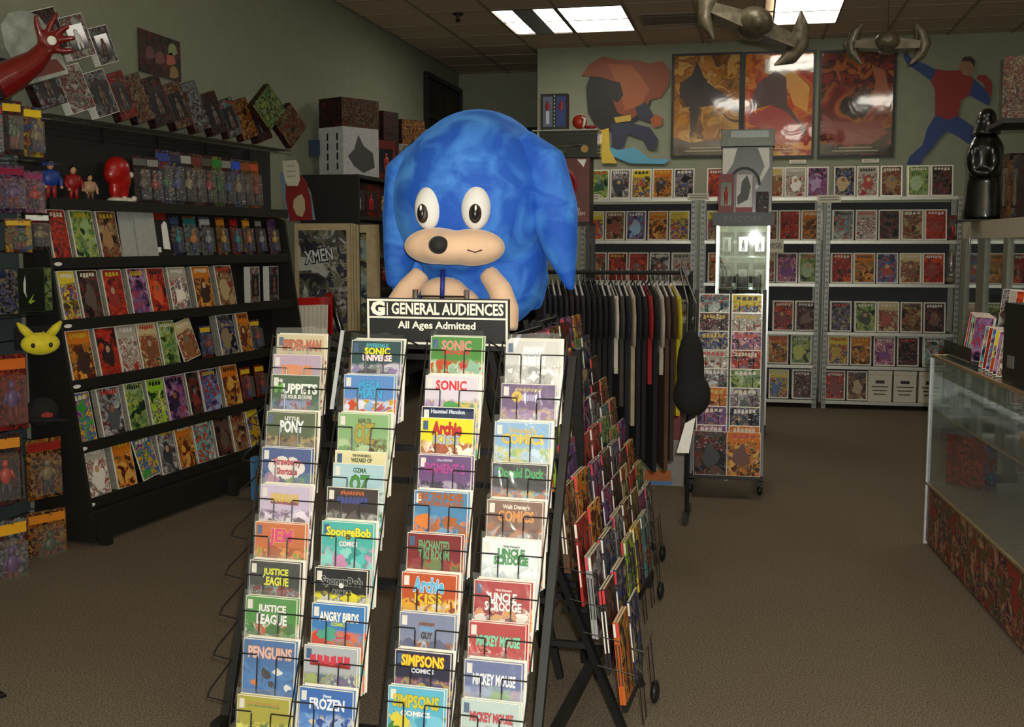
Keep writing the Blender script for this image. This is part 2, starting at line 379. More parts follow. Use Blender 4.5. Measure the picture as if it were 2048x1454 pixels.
# ================================================================ generic products
BODY = {}
def comic_meshes(w, h, th, border):
    k = (w, h, th, border)
    if k not in BODY:
        b = MB().box(-w / 2, w / 2, -th / 2, th / 2, 0, h).mesh('comic', board)
        c = MB().box(-w / 2 + border, w / 2 - border, -th / 2 - .0012, -th / 2 - .0001, -h + 2 * border, 0).mesh('cover', board)
        BODY[k] = (b, c)
    return BODY[k]
def comic(M, key, label, group, w=.172, h=.262, th=.006, border=.003, cat='comic', name='comic_book', cm=None, cover=True, bm=None):
    b, c = comic_meshes(w, h, th, border)
    o = link(b, name, None, M, bm); tags(o, label, cat, group)
    if cover:
        link(c, 'cover', o, Matrix.Translation((0, 0, h - border)), cm or cov(key))
        if cm is None and key and w > .11: dress(o, key, w, h, th, border)
    return o
MH = {}
def masthead(w, th, v):
    k = (w, th, v)
    if k not in MH:
        r = random.Random(v * 7 + 1); b = MB(); n = 4 + v % 4; x = -w * .36; st = w * .72 / n
        for i in range(n):
            hh = .020 + r.uniform(-.003, .006)
            b.prism([(x + .001, -.012 - hh), (x + st * .85, -.012 - hh + r.uniform(-.002, .002)), (x + st * .8, -.012), (x + st * .2, -.011)], -th / 2 - .0020, -th / 2 - .0013); x += st
        f = MB(); cx = r.uniform(-.02, .02); pts = []
        for i in range(13):
            a = i * 2 * math.pi / 13; q = r.uniform(.55, 1.15); pts.append((max(-w / 2 + .016, min(w / 2 - .016, cx + math.cos(a) * w * .30 * q)), -.15 + math.sin(a) * .075 * q))
        f.prism(pts, -th / 2 - .0018, -th / 2 - .0013)
        g = MB(); g.prism([(cx + math.cos(R(i * 45)) * w * .10, -.115 + math.sin(R(i * 45)) * .02) for i in range(8)], -th / 2 - .0024, -th / 2 - .0019)
        MH[k] = (b.mesh('masthead_blocks', board), f.mesh('printed_figure', board), g.mesh('printed_patch', board))
    return MH[k]
MR = random.Random(11)
FC = {'red': '2a1618', 'orange': '3a2018', 'blue': 'a83428', 'green': '26331f', 'brown': 'a07a4c', 'purple': '2c1c3c', 'grey': '35373c', 'teal': 'b0583a', 'yellow': 'a83c2c', 'dark': '6a4a3a', 'white': '5a3a34', 'pink': '4c2a58', 'tan': '7a4a30', 'rainbow': '4a2c6a', 'navy': '8a7a58', 'lime': '2c4a1c'}
def dress(o, key, w, h, th, border):
    a, b, c = masthead(w, th, MR.randrange(8)); M = Matrix.Translation((0, 0, h - border))
    link(a, 'masthead_blocks', o, M, flat(MR.choice(['d8d0b8', 'c8a828', 'b8281c', 'd8d4cc', '1c1c20', 'd8d0b8'])))
    if MR.random() < .45: return
    link(b, 'printed_figure', o, M, flat(MR.choice([FC[key], COL[key][2], COL[key][0], COL[key][4]])))
    if MR.random() < .6: link(c, 'printed_patch', o, M, flat(MR.choice(['b8926c', '8a5a40', 'c8a87c', '6a6e74'])))
def blister(M, w, h, key, label, group, d=.05, figc=('8a2a20', '24346a'), header='d8b020', hm=None):
    t = thing('blister_pack', label, 'toy pack', M, group)
    MB().box(-w / 2, w / 2, -.002, .002, 0, h).build('card', small(key), t)
    MB().box(-w / 2 + .006, w / 2 - .006, -.004, -.0021, h * .80, h * .94).build('header', flat(header), t)
    fw_ = w * .2
    b = MB(); b.ell((0, -d * .5, h * .60), (fw_ * .45, d * .3, h * .06), 8, 6); b.ell((0, -d * .5, h * .42), (fw_ * .8, d * .33, h * .13), 8, 6)
    b.tube([(-fw_ * .7, -d * .5, h * .5), (-fw_ * 1.2, -d * .5, h * .36)], .008, 6); b.tube([(fw_ * .7, -d * .5, h * .5), (fw_ * 1.2, -d * .5, h * .38)], .008, 6)
    b.build('figure', flat(figc[0]), t, smooth=True)
    b = MB(); b.tube([(-fw_ * .35, -d * .5, h * .33), (-fw_ * .5, -d * .5, h * .10)], [.011, .007], 6); b.tube([(fw_ * .35, -d * .5, h * .33), (fw_ * .55, -d * .5, h * .10)], [.011, .007], 6)
    b.build('figure_legs', flat(figc[1]), t, smooth=True)
    x1 = w * .38; q = MB()
    q._add([(-x1, -.0022, h * .06), (x1, -.0022, h * .06), (x1, -.0022, h * .74), (-x1, -.0022, h * .74), (-x1 * .88, -d, h * .09), (x1 * .88, -d, h * .09), (x1 * .88, -d, h * .70), (-x1 * .88, -d, h * .70)],
           [(4, 5, 6, 7), (0, 1, 5, 4), (1, 2, 6, 5), (2, 3, 7, 6), (3, 0, 4, 7)])
    q.build('bubble', bubble, t); return t
def carton(M, w, d, h, key, label, group=None, name='toy_box', window=False, cat='box', side=None, front=None, wincol='c04020'):
    t = thing(name, label, cat, M, group)
    MB().box(-w / 2, w / 2, 0, d, 0, h).build('carton', side or small('dark'), t)
    MB().box(-w / 2 + .003, w / 2 - .003, -.0015, -.0002, .003, h - .003).build('front_print', front or small(key), t)
    if window:
        MB().box(-w * .34, w * .34, -.004, -.0016, h * .18, h * .78).build('window', mat('box_window', '2a2a30', .08, coat=1), t)
        b = MB(); b.ell((0, -.006, h * .62), (w * .07, .006, h * .06), 8, 6); b.ell((0, -.006, h * .46), (w * .13, .008, h * .13), 8, 6)
        b.ell((-w * .07, -.006, h * .29), (w * .05, .006, h * .1), 8, 6); b.ell((w * .07, -.006, h * .29), (w * .05, .006, h * .1), 8, 6)
        b.build('figure', flat(wincol), t, smooth=True)
    return t

# ================================================================ BACK STEEL SHELVING
YS = 10.85
def zs(py, px=1650, Y=YS): return hY(px, py, Y).z
rows_z = [zs(394), zs(481), zs(567), zs(664), zs(731), zs(801)]
deck = mat('grey_shelf_deck', '5c5f60', .5, metal=.2, var=.1); lip = mat('shelf_lip', 'b9b9ae', .35, metal=.5, var=.1); backp = mat('dark_shelf_back', '33373b', .6, var=.1)
bays = [('left', 1160, 1388), ('middle', 1398, 1638), ('right', 1648, 1918)]
baymid = {}
for bi, (bn, a, b_) in enumerate(bays):
    xa = hY(a, 600, YS).x; xb = hY(b_, 600, YS).x
    t = thing('steel_shelving', 'grey slotted steel shelving bay, %s of the three along the back wall' % bn, 'shelving', Matrix.Translation((xa, YS, 0)), 'steel shelving along the back wall')
    W = xb - xa
    for x in (0, W - .04):
        for y in (0, .41):
            q = MB(); q.box(x, x + .04, y, y + .004, 0, rows_z[0] - .002)
            q.box(x, x + .004, y + .004 if y < .1 else y - .036, y + .04 if y < .1 else y, 0, rows_z[0] - .002); q.build('post', grey, t)
            if y == 0:
                q = MB()
                for k in range(int(rows_z[0] / .05)): q.box(x + .010, x + .017, -.0008, -.0001, k * .05 + .02, k * .05 + .04); q.box(x + .024, x + .031, -.0008, -.0001, k * .05 + .02, k * .05 + .04)
                q.build('post_slots', black, t, kind='stuff')
    for z in rows_z:
        s_ = MB().box(.041, W - .041, .006, .40, z - .008, z).build('shelf', deck, t)
        MB().box(.041, W - .041, -.001, .005, z - .03, z).build('shelf_lip', lip, s_)
    MB().box(.041, W - .041, .401, .406, .05, rows_z[0] - .04).build('back_sheet', backp, t)
tbl = {
 ('right', 0): [(1667, 'navy'), (1711, 'white'), (1760, 'brown'), (1814, 'green'), (1857, 'dark')],
 ('right', 1): [(1664, 'teal'), (1710, 'white'), (1754, 'dark'), (1799, 'brown'), (1843, 'red')],
 ('right', 2): [(1661, 'red'), (1705, 'orange'), (1748, 'blue'), (1794, 'tan'), (1842, 'red')],
 ('right', 3): [(1660, 'navy'), (1709, 'green'), (1752, 'tan'), (1797, 'brown'), (1842, 'dark')],
 ('right', 4): [(1654, 'yellow'), (1698, 'orange'), (1746, 'pink'), (1793, 'dark'), (1846, 'teal')],
 ('right', 5): [(1648, 'red'), (1692, 'brown')],
 ('middle', 0): [(1413, 'red'), (1480, 'brown'), (1522, 'tan'), (1565, 'white'), (1609, 'purple')],
 ('middle', 1): [(1413, 'yellow'), (1513, 'brown'), (1556, 'red'), (1601, 'orange')],
 ('middle', 2): [(1415, 'orange'), (1508, 'tan'), (1551, 'pink'), (1597, 'green')],
 ('middle', 3): [(1413, 'dark'), (1545, 'red'), (1590, 'dark')],
 ('middle', 4): [(1534, 'orange'), (1580, 'green')],
 ('middle', 5): [(1536, 'yellow'), (1583, 'dark')],
 ('left', 0): [(1178, 'green'), (1217, 'grey'), (1258, 'yellow'), (1303, 'orange'), (1344, 'navy')],
 ('left', 1): [(1168, 'yellow'), (1208, 'brown'), (1251, 'blue'), (1295, 'orange'), (1335, 'yellow')],
 ('left', 2): [(1173, 'brown'), (1214, 'red'), (1253, 'red'), (1298, 'grey'), (1342, 'white')],
 ('left', 3): [(1338, 'white')],
}
for (bn, r), lst in tbl.items():
    lastx = -9
    for n, (px, k) in enumerate(lst):
        z = rows_z[r]; py = 400 + r * 85
        p = hY(px, py, YS + .06)
        w = .192 if r < 5 else .185; h = .284 if r < 4 else .275
        p.x = max(p.x, lastx + .011); lastx = p.x + w
        lab = '%s bordered comic, %s from left, %s shelf down, %s bay of back shelving' % (DESC[k], ORD[n], ORD[r], bn)
        comic(TR((p.x + w / 2, YS + .055, z + .002), 0, 9), k, lab, 'bordered comics on the back shelving', w, h, .008, .012)
        if random.random() < .45:
            comic(TR((p.x + w / 2 - .004, YS + .10, z + .002), 0, 9), k, 'white spare comic behind the %s %s one from left, %s shelf, %s bay' % (DESC[k], ORD[n], ORD[r], bn), 'spare comics behind the bordered ones', w, h, .012, .012, cover=False)
# titles on the two legible covers
for (px0, px1, n) in ((1735, 1783, 0), (1786, 1832, 1), (1836, 1884, 2)):
    a = hY(px0, 790, YS + .03); b2 = hY(px1, 790, YS + .03); w = b2.x - a.x
    t = thing('storage_box', ['white cardboard comic box at left with black printing, bottom shelf', 'white cardboard comic box in the middle with taped note, bottom shelf', 'white cardboard comic box beside the glass counter, bottom shelf'][n], 'box', Matrix.Translation((a.x + w / 2, YS + .02, rows_z[5] + .001)), 'white comic boxes on the bottom shelf')
    MB().box(-w / 2 + .002, w / 2 - .002, 0, .36, 0, .25).build('box_body', mat('white_card', 'd8d2c0', .7, var=.04), t)
    MB().box(-w / 2, w / 2, -.004, .364, .252, .29).build('lid', mat('white_card', 'd8d2c0', .7), t)
    MB().box(-.04, .04, -.0012, -.0002, .17, .20).build('hand_hole', black, t)
    for k in range(3): MB().box(-.075 + .01 * k, .075 - .012 * k, -.0012, -.0002, .135 - .035 * k, .145 - .035 * k).build('printed_line', black, t)
def sign(px0, py0, px1, py1, Y, label, txt=None, col='e8e2cc', lines=2, name='paper_sign'):
    a = hY(px0, py0, Y); b = hY(px1, py1, Y); w = b.x - a.x; h = a.z - b.z
    t = thing(name, label, 'sign', Matrix.Translation(((a.x + b.x) / 2, Y, b.z)))
    MB().box(-w / 2, w / 2, -.002, 0, 0, h).build('sign_card', flat(col, .6), t)
    if txt: text(txt, w * .85, h * .4, '222222', t, (0, -.0022, h * .5), name='lettering')
    else:
        for k in range(lines): MB().box(-w * .4, w * .4, -.0027, -.0021, h * (.65 - .35 * k), h * (.75 - .35 * k)).build('printed_line', flat('55524a'), t)
    return t
sign(1176, 388, 1199, 402, YS - .004, 'small white price sign at the left end of the top back shelf')
sign(1375, 387, 1418, 400, YS - .004, 'white shelf sign between the left and middle back bays')
sign(1634, 390, 1682, 405, YS - .004, 'white shelf sign between the middle and right back bays')
sign(1533, 478, 1567, 505, YS - .01, 'white issues sign hanging under the second shelf, middle bay', 'BACK\nISSUES')
# items on top back shelves ends
carton(TR(hY(1905, 479, YS + .06)[:], 0), .10, .08, .22, 'red', 'small red toy box at the right end of second back shelf', window=True)
t = thing('wrapped_statue', 'clear wrapped figurine hanging at the right end of the third shelf', 'toy pack', Matrix.Translation((hY(1902, 560, YS + .1).x, YS + .12, rows_z[2] + .002)))
MB().ell((0, 0, .16), (.055, .05, .16), 14, 10).build('bag', bubble, t, smooth=True); MB().ell((0, 0, .19), (.035, .02, .10), 10, 8).build('figure', flat('6a5a48'), t, smooth=True); MB().ell((0, 0, .04), (.06, .035, .035), 10, 8).build('figure_base', flat('8a7a5c'), t, smooth=True)

# ================================================================ BACK WALL POSTERS AND CUTOUTS
def poster(px0, py0, px1, py1, n, label, cols, shapes):
    a = hY(px0, py0, BW - .03); b = hY(px1, py1, BW - .03); w = b.x - a.x; h = a.z - b.z
    t = thing('framed_poster', label, 'poster', Matrix.Translation(((a.x + b.x) / 2, BW - .03, b.z)), 'framed posters on the back wall')
    q = MB(); q.box(-w / 2, w / 2, 0, .025, 0, .025); q.box(-w / 2, w / 2, 0, .025, h - .025, h); q.box(-w / 2, -w / 2 + .025, 0, .025, .025, h - .025); q.box(w / 2 - .025, w / 2, 0, .025, .025, h - .025)
    q.build('frame', black, t)
    MB().box(-w / 2 + .025, w / 2 - .025, .012, .02, .025, h - .025).build('print', art('poster_print%d' % n, cols, None, .22, coat=0, bump=0), t)
    for i, (c, pts) in enumerate(shapes):
        MB().prism([(x * w - w / 2, z * h) for x, z in pts], .0105 - .0006 * i, .0115 - .0006 * i).build('printed_shape', flat(c), t)
    # credit lines
    for k in range(2): MB().box(-w * (.3 - .08 * k), w * (.3 - .08 * k), .007, .0079, h * (.055 + .03 * k), h * (.065 + .03 * k)).build('credit_line', flat('b8a88a'), t)
    MB().box(-w / 2 + .026, w / 2 - .026, .003, .005, .026, h - .026).build('glazing', clear('poster_glazing', gloss=.03, rough=.06, bump=.05, bscale=3), t)
    return t
poster(1344, 108, 1481, 313, 1, 'framed orange sky poster with dark winged shape, leftmost of three', ['7a4a1c', 'c8882c', 'a86a24', 'd8a85c', '5a3a24'],
  [('3a2f2c', [(.12, .72), (.30, .80), (.45, .75), (.95, .50), (.98, .42), (.6, .5), (.4, .48), (.34, .25), (.28, .22), (.26, .5), (.12, .58)]), ('2a2224', [(.28, .78), (.36, .92), (.44, .80), (.5, .70), (.3, .66)]), ('241c1c', [(.03, .03), (.97, .03), (.97, .13), (.6, .17), (.3, .14), (.03, .2)])])
poster(1487, 104, 1627, 315, 2, 'framed red orange poster with painted white glare band, middle of three', ['8a1c10', 'c8401c', 'e08a2c', 'a82c18', 'e8b05c'],
  [('d8cfc0', [(.3, .93), (.97, .94), (.97, .80), (.75, .82), (.5, .76), (.3, .80)]), ('4a1410', [(.2, .7), (.45, .82), (.6, .75), (.62, .5), (.9, .25), (.85, .2), (.4, .5), (.08, .45)]), ('a81c14', [(.06, .48), (.2, .42), (.4, .5), (.6, .44), (.8, .3), (.9, .15), (.5, .12), (.3, .28), (.1, .32)]), ('e09a2c', [(.62, .68), (.78, .72), (.92, .6), (.9, .42), (.7, .5)])])  # first pale shape is glare painted as a flat patch, not part of the print
poster(1640, 101, 1787, 313, 3, 'framed dark red poster with golden swirl, rightmost of three', ['3a0e0c', '6a1814', '8c2c1c', 'b0622c', '241010'],
  [('a8582c', [(.68, .85), (.85, .8), (.92, .6), (.8, .42), (.7, .5), (.74, .7)]), ('8a1c14', [(.05, .42), (.2, .34), (.5, .32), (.8, .34), (.92, .22), (.7, .12), (.3, .12), (.08, .25)]), ('1c0c0c', [(.03, .03), (.97, .03), (.97, .12), (.5, .09), (.03, .14)])])
sign(1579, 320, 1612, 327, BW - .01, 'small white tag on the wall under the middle framed poster')
sign(1724, 318, 1758, 325, BW - .01, 'small white tag on the wall under the rightmost framed poster')

def cut(pts, Y, base=None):
    return [((lambda p: (p.x, p.z))(hY(x, y, Y))) for x, y in pts]
def cutout(name, label, Y, layers):
    t = thing(name, label, 'cutout', Matrix.Translation((0, Y, 0)))
    for i, (nm, c, pts) in enumerate(layers):
        MB().prism(cut(pts, Y), -.0015 * i - .004, -.0015 * i).build(nm, flat(c, .5), t)
    return t
cutout('orange_cloak_cutout', 'large cardboard cutout of an orange cloaked rider on a blue board', BW - .02, [
  ('backing', '120e0c', [(1172, 175), (1185, 140), (1210, 118), (1250, 122), (1290, 135), (1310, 170), (1300, 210), (1275, 240), (1240, 262), (1210, 262), (1190, 250), (1176, 225)]),
  ('cloak', '8c4420', [(1163, 152), (1180, 128), (1205, 113), (1240, 120), (1275, 121), (1300, 127), (1325, 122), (1339, 140), (1338, 170), (1322, 195), (1300, 200), (1290, 222), (1262, 238), (1235, 225), (1225, 200), (1235, 165), (1205, 155), (1180, 152)]),
  ('cloak_fold', 'a85a2c', [(1215, 128), (1262, 130), (1280, 150), (1300, 180), (1280, 212), (1250, 222), (1240, 180)]),
  ('cloak_shade', '1c1614', [(1215, 160), (1240, 165), (1247, 190), (1236, 205), (1216, 195)]),
  ('far_arm', '2a2c40', [(1270, 215), (1292, 205), (1308, 232), (1300, 245), (1278, 238)]),
  ('hand', 'a85428', [(1300, 240), (1312, 228), (1325, 236), (1324, 250), (1308, 256)]),
  ('belt', 'c8a83c', [(1228, 235), (1262, 230), (1262, 242), (1232, 246)]),
  ('legs', '2c3048', [(1222, 248), (1262, 246), (1300, 255), (1316, 278), (1312, 300), (1296, 298), (1285, 278), (1255, 268), (1245, 300), (1228, 322), (1210, 320), (1224, 290)]),
  ('board', '5aa6c4', [(1198, 285), (1235, 300), (1270, 295), (1300, 318), (1340, 318), (1330, 328), (1260, 327), (1215, 308)]),
  ('board_trim', 'd8b83c', [(1198, 262), (1218, 256), (1220, 300), (1235, 327), (1205, 327), (1198, 300)]),
])
cutout('acrobat_cutout', 'cardboard cutout of a leaping acrobat in red shirt and blue suit', BW - .02, [
  ('legs', '26407a', [(1870, 232), (1916, 232), (1945, 252), (1972, 285), (1962, 300), (1940, 290), (1915, 272), (1895, 262), (1880, 275), (1862, 300), (1846, 315), (1840, 329), (1813, 329), (1820, 312), (1845, 290), (1855, 255)]),
  ('shirt', '8c241c', [(1872, 138), (1895, 142), (1925, 140), (1948, 158), (1940, 190), (1922, 200), (1916, 232), (1896, 240), (1870, 230), (1870, 180), (1860, 160)]),
  ('left_arm', '26407a', [(1872, 140), (1850, 128), (1828, 122), (1812, 104), (1806, 112), (1814, 128), (1838, 144), (1862, 162)]),
  ('right_arm', '26407a', [(1948, 158), (1972, 180), (1982, 200), (1978, 212), (1958, 202), (1938, 190)]),
  ('forearm', '8c241c', [(1972, 182), (1984, 195), (1984, 165), (1970, 150), (1956, 150), (1953, 158), (1966, 166)]),
  ('head', '9a7052', [(1924, 116), (1938, 114), (1948, 122), (1949, 140), (1940, 152), (1926, 150), (1918, 136)]),
  ('hair', '3a1c18', [(1922, 122), (1928, 114), (1942, 113), (1950, 122), (1949, 134), (1940, 124)]),
])
# hanging model craft (plain generic winged craft)
craftm = mat('weathered_craft', '5e5644', .45, metal=.3, var=.35, scale=25, coat=.2)
def craft(label, px, py, Y, span, tilt, a):
    p = hY(px, py, Y)
    t = thing('model_craft', label, 'model craft', Matrix.Translation(p) @ Matrix.Rotation(R(a), 4, 'Z') @ Matrix.Rotation(R(tilt), 4, 'Y'), 'hanging model craft')
    s = span / 2
    MB().ell((0, 0, 0), (s * .36, s * .6, s * .30), 16, 10).build('hull', craftm, t, smooth=True)
    MB().ell((0, -s * .3, s * .10), (s * .11, s * .2, s * .09), 12, 8).build('canopy', mat('craft_canopy', '34302a', .2, coat=.6), t, smooth=True)
    for sd in (-1, 1):
        w = MB()
        w._add([(sd * s * .15, -s * .25, s * .12), (sd * s * .15, s * .35, s * .12), (sd * s * .85, s * .3, s * .04), (sd * s * .85, -s * .2, s * .04),
                (sd * s * .15, -s * .3, -s * .2), (sd * s * .15, s * .35, -s * .2), (sd * s * .85, s * .3, -s * .16), (sd * s * .85, -s * .2, -s * .16)],
               [(0, 1, 2, 3), (7, 6, 5, 4), (0, 3, 7, 4), (1, 5, 6, 2), (2, 6, 7, 3), (0, 4, 5, 1)]); w.build('wing', craftm, t)
        pd = MB(); pd.tube([(sd * s * .70, -s * .2, s * .50), (sd * s * .86, 0, s * .28), (sd * s * .95, .02, 0), (sd * s * .88, 0, -s * .30), (sd * s * .62, -s * .3, -s * .62)], [.006, s * .15, s * .19, s * .15, .006], 10); pd.build('wing_pod', craftm, t, smooth=True)
    MB().tube([(0, 0, s * .1), (0, 0, CE - .02 - p.z)], .0015, 4, M=Matrix.Rotation(R(-tilt), 4, 'Y')).build('hanging_line', wire, t); return t
craft('large grey brown winged model craft hanging below the ceiling light', 1508, 48, 7.6, .68, 22, 12)
craft('smaller grey brown winged model craft hanging near the acrobat cutout', 1775, 86, 8.6, .52, 3, -6)

# ================================================================ LEFT GONDOLA
g0 = Vector((-3.47, 5.12, 0)); g1 = Vector((-3.20, 7.45, 0)); gd = (g1 - g0).normalized(); gn = Vector((gd.y, -gd.x, 0)); GA = 90 - math.degrees(math.atan2(gd.x, gd.y))
GL = (g1 - g0).length + .05
def gp(s, off, z): return g0 + gd * s + gn * off + Vector((0, 0, z))
gz = [2.19, 1.765, 1.461, 1.145, .835, .512, .22]; goff = [.03, 0, 0, .045, .085, .11, .145]
Mg = Matrix.Translation(g0) @ Matrix.Rotation(R(GA), 4, 'Z')   # local x along gondola, local -y out
t = thing('gondola_shelving', 'long black wall gondola of sloped shelves along the left wall', 'shelving', Mg)
gon = t
MB().box(-.03, GL, .141, .150, 0.05, 2.185).build('back_panel', mat('black_slatwall', '14130f', .7, var=.3), t)
for x in (-.03, GL - .03): 
    MB().prism([(0, 0)] * 0 + [(-.0, 0)], 0, 0) if False else None
    q = MB(); q._add([(x, .14, 0.02), (x, -.22, 0.02), (x, -.20, .20), (x, .02, 1.7), (x, .14, 1.75), (x + .02, .14, 0.02), (x + .02, -.22, 0.02), (x + .02, -.20, .20), (x + .02, .02, 1.7), (x + .02, .14, 1.75)],
        [(0, 1, 2, 3, 4), (9, 8, 7, 6, 5), (0, 5, 6, 1), (1, 6, 7, 2), (2, 7, 8, 3), (3, 8, 9, 4), (4, 9, 5, 0)]); q.build('end_panel', blackm, t)
for k in range(1, 7):
    o_, z = goff[k], gz[k]
    s_ = MB().box(-.008, GL - .032, -o_ + .0, .140, z - .022, z - .004).build('shelf', blackm, t)
    MB().box(-.008, GL - .032, -o_ - .012, -o_ - .0005, z - .045, z + .012).build('shelf_lip', blackm, s_)
    if k > 1:
        MB().lathe([(.02, 0), (.02, .004)], 12, M=Matrix.Translation((.03, -o_ - .0125, z - .02)) @ Matrix.Rotation(R(90), 4, 'X') @ Matrix.Scale(.5, 4, (0, 1, 0)) @ Matrix.Scale(1.4, 4, (1, 0, 0))).build('shelf_tag', paper, s_)
MB().box(-.008, GL - .032, -.215, .140, .02, .17).build('base', blackm, t)
for x in (.0, GL * .5, GL - .1): MB().box(x, x + .05, -.27, -.216, 0.0, .12).build('foot', blackm, t)
# wire top shelf
t = thing('wire_shelf', 'black wire grid shelf above the gondola holding leaning boxes', 'shelf', Mg)
q = MB()
for k in range(0, 60): q.tube([(k * GL / 59, -.03, gz[0]), (k * GL / 59, .09, gz[0])], .0018, 4)
for y in (-.03, -.015, .03, .09): q.tube([(0, y, gz[0] - .003), (GL, y, gz[0] - .003)], .003, 5)
q.tube([(0, -.032, gz[0] - .03), (GL, -.032, gz[0] - .03)], .003, 5)
q.build('wire_grid', mat('grey_wire', '6a6a64', .3, metal=.8), t, kind='stuff')
for k in range(5): MB().bar((.1 + k * .5, .128, gz[0] - .008), (.1 + k * .5, .128, gz[0] - .10), .012).build('bracket', black, t)

def gs(px, k, py=None):
    o_ = goff[k]; N = gn; P = g0 + gn * o_
    p = hitp(px, 485 if py is None else py, P, N); return (p - g0).dot(gd)
spare_m = mat('bagged_edges', '8b877c', .5, coat=.5, var=.35, scale=120)
def grow(k, lst, pyb, pyB, h=.262, rowname=''):
    for n, e in enumerate(lst):
        pa, pb, key = e[:3]; roll = e[3] if len(e) > 3 else 0; w = .165
        f_ = (pa - 100) / 480; py = pyb + (pyB - pyb) * f_
        s0 = gs(pa, k, py); s1 = gs(pb, k, py); w = min(.19, max(.12, s1 - s0)) * .90; s0 += .014; 
        off = goff[k] - .024
        lab = '%s cover comic, %s from the left on the %s shelf of the left gondola' % (DESC[key], ORD[n], rowname)
        M = TR(gp(s0 + w / 2, off, gz[k] + .001 + abs(math.sin(R(roll))) * w / 2), GA - 5, 11, roll)
        comic(M, key, lab, 'comics facing out on the gondola', w - .006, h * (.92 if roll else 1), .006, .004)
        if roll == 0:
            for j in range(random.choice([2, 3, 3, 4])):
                comic(TR(gp(s0 + w / 2 - .004 * (j + 1), off - .013 * (j + 1), gz[k] + .001), GA - 5, 11), key, '%s spare bagged comic behind the %s comic, %s gondola shelf, %s from left' % (ORD[j], DESC[key], rowname, ORD[n]),
                      'comics filed behind the facing ones on the gondola', w - .006, h - .004 * j, .008, .004, cover=False, bm=spare_m)
grow(2, [(112, 150, 'red'), (158, 204, 'green'), (210, 250, 'brown')], 470, 470, rowname='second')
grow(3, [(133, 168, 'yellow'), (172, 214, 'dark'), (222, 262, 'red'), (272, 308, 'purple'), (310, 345, 'red'), (352, 388, 'white'), (400, 440, 'orange'), (446, 486, 'brown')], 590, 560, rowname='third')
grow(4, [(150, 202, 'orange'), (207, 250, 'red'), (250, 289, 'white'), (291, 330, 'tan'), (333, 366, 'green'), (372, 408, 'tan', -12), (450, 486, 'navy'), (488, 512, 'orange')], 710, 660, rowname='fourth')
grow(5, [(150, 200, 'rainbow'), (212, 262, 'grey'), (266, 304, 'green'), (310, 344, 'lime'), (346, 386, 'purple'), (388, 414, 'dark'), (416, 456, 'blue'), (458, 492, 'orange')], 840, 760, rowname='fifth')
grow(6, [(180, 235, 'white'), (240, 280, 'orange'), (290, 328, 'rainbow', -10), (330, 364, 'grey'), (366, 400, 'orange'), (402, 438, 'teal'), (442, 474, 'dark'), (476, 504, 'brown'), (507, 530, 'yellow')], 950, 860, rowname='bottom')
def gthing(px, k, py, off=None, da=-12, lean=8, roll=0, s=None, dz=0):
    s = gs(px, k, py) if s is None else s
    return TR(gp(s, goff[k] - .05 if off is None else off, gz[k] + .002 + dz), GA + da, lean, roll)
# silver board, black card, blister packs on row 2
for n, px in enumerate((276, 301)):
    comic(gthing(px, 2, 470, -.034 + .022 * n, -5), 'white', ['blank silver-grey backing board on the second gondola shelf', 'second blank silver-grey board overlapping the first one'][n], None, (.165, .16)[n], .27, .004, .002, cat='board', name='blank_board', cover=False, bm=mat('silver_board', 'a8aaa4', .3, coat=.5))
t = thing('black_price_card', 'black and red card with white hanging tag on second gondola shelf', 'card', gthing(336, 2, 470, -.03, -8))
MB().box(-.07, .07, -.003, 0, 0, .27).build('card', black, t); MB().box(-.06, .05, -.0042, -.0031, .22, .262).build('red_panel', flat('7a1c14'), t); MB().prism([(.0, .05), (.055, .045), (.05, .2), (.03, .215), (.005, .19)], -.006, -.0043).build('hang_tag', paper, t); MB().box(-.055, -.02, -.0042, -.0031, .03, .06).build('barcode', paper, t)
for n, (px, key, w) in enumerate([(365, 'navy', .09), (395, 'teal', .13), (425, 'grey', .12), (455, 'orange', .1), (482, 'red', .09), (506, 'yellow', .09), (530, 'dark', .09), (556, 'purple', .1)]):
    blister(gthing(px + 8, 2, 470, goff[2] - .062, -10), w * .82, .25, key, '%s blister pack, %s of those on the second gondola shelf' % (DESC[key], ORD[n]), 'toy packs on the second gondola shelf', .04, (['14808a', 'c07020', '8a8a90', 'b08a20'][n % 4], '24346a'), ['3a4a6a', '1c6a6a', 'b0b0b0', 'c87a1c', 'a81c1c', 'e0a020', '8a8a8a', '4a1c5a'][n])
for n, (px, key) in enumerate([(515, 'white'), (552, 'grey')]):
    carton(gthing(px + 14, 3, 560, .0 - .03, -10, 0), .10, .05, .24, key, ['clear boxed figure with white frame at far end of third gondola shelf', 'second clear boxed figure, last on the third gondola shelf'][n], 'clear boxes on the third gondola shelf', window=True, side=paper, wincol='6a3a2c')
for n, (px, key) in enumerate([(422, 'blue'), (520, 'grey')]):
    blister(gthing(px + 10, 4, 660, goff[4] - .062, -8), .10, .2, key, ['small blue blister pack beside tilted cream comic, fourth gondola shelf', 'grey blister pack near the red tray, fourth gondola shelf'][n], 'toy packs on the fourth gondola shelf', .04)
for n, (px, key) in enumerate([(502, 'red'), (530, 'red')]):
    blister(gthing(px + 10, 5, 760, goff[5] - .062, -8), .10, .22, key, ['red blister pack before last on the fifth gondola shelf', 'red blister pack last on the fifth gondola shelf'][n], 'toy packs on the fifth gondola shelf', .04)
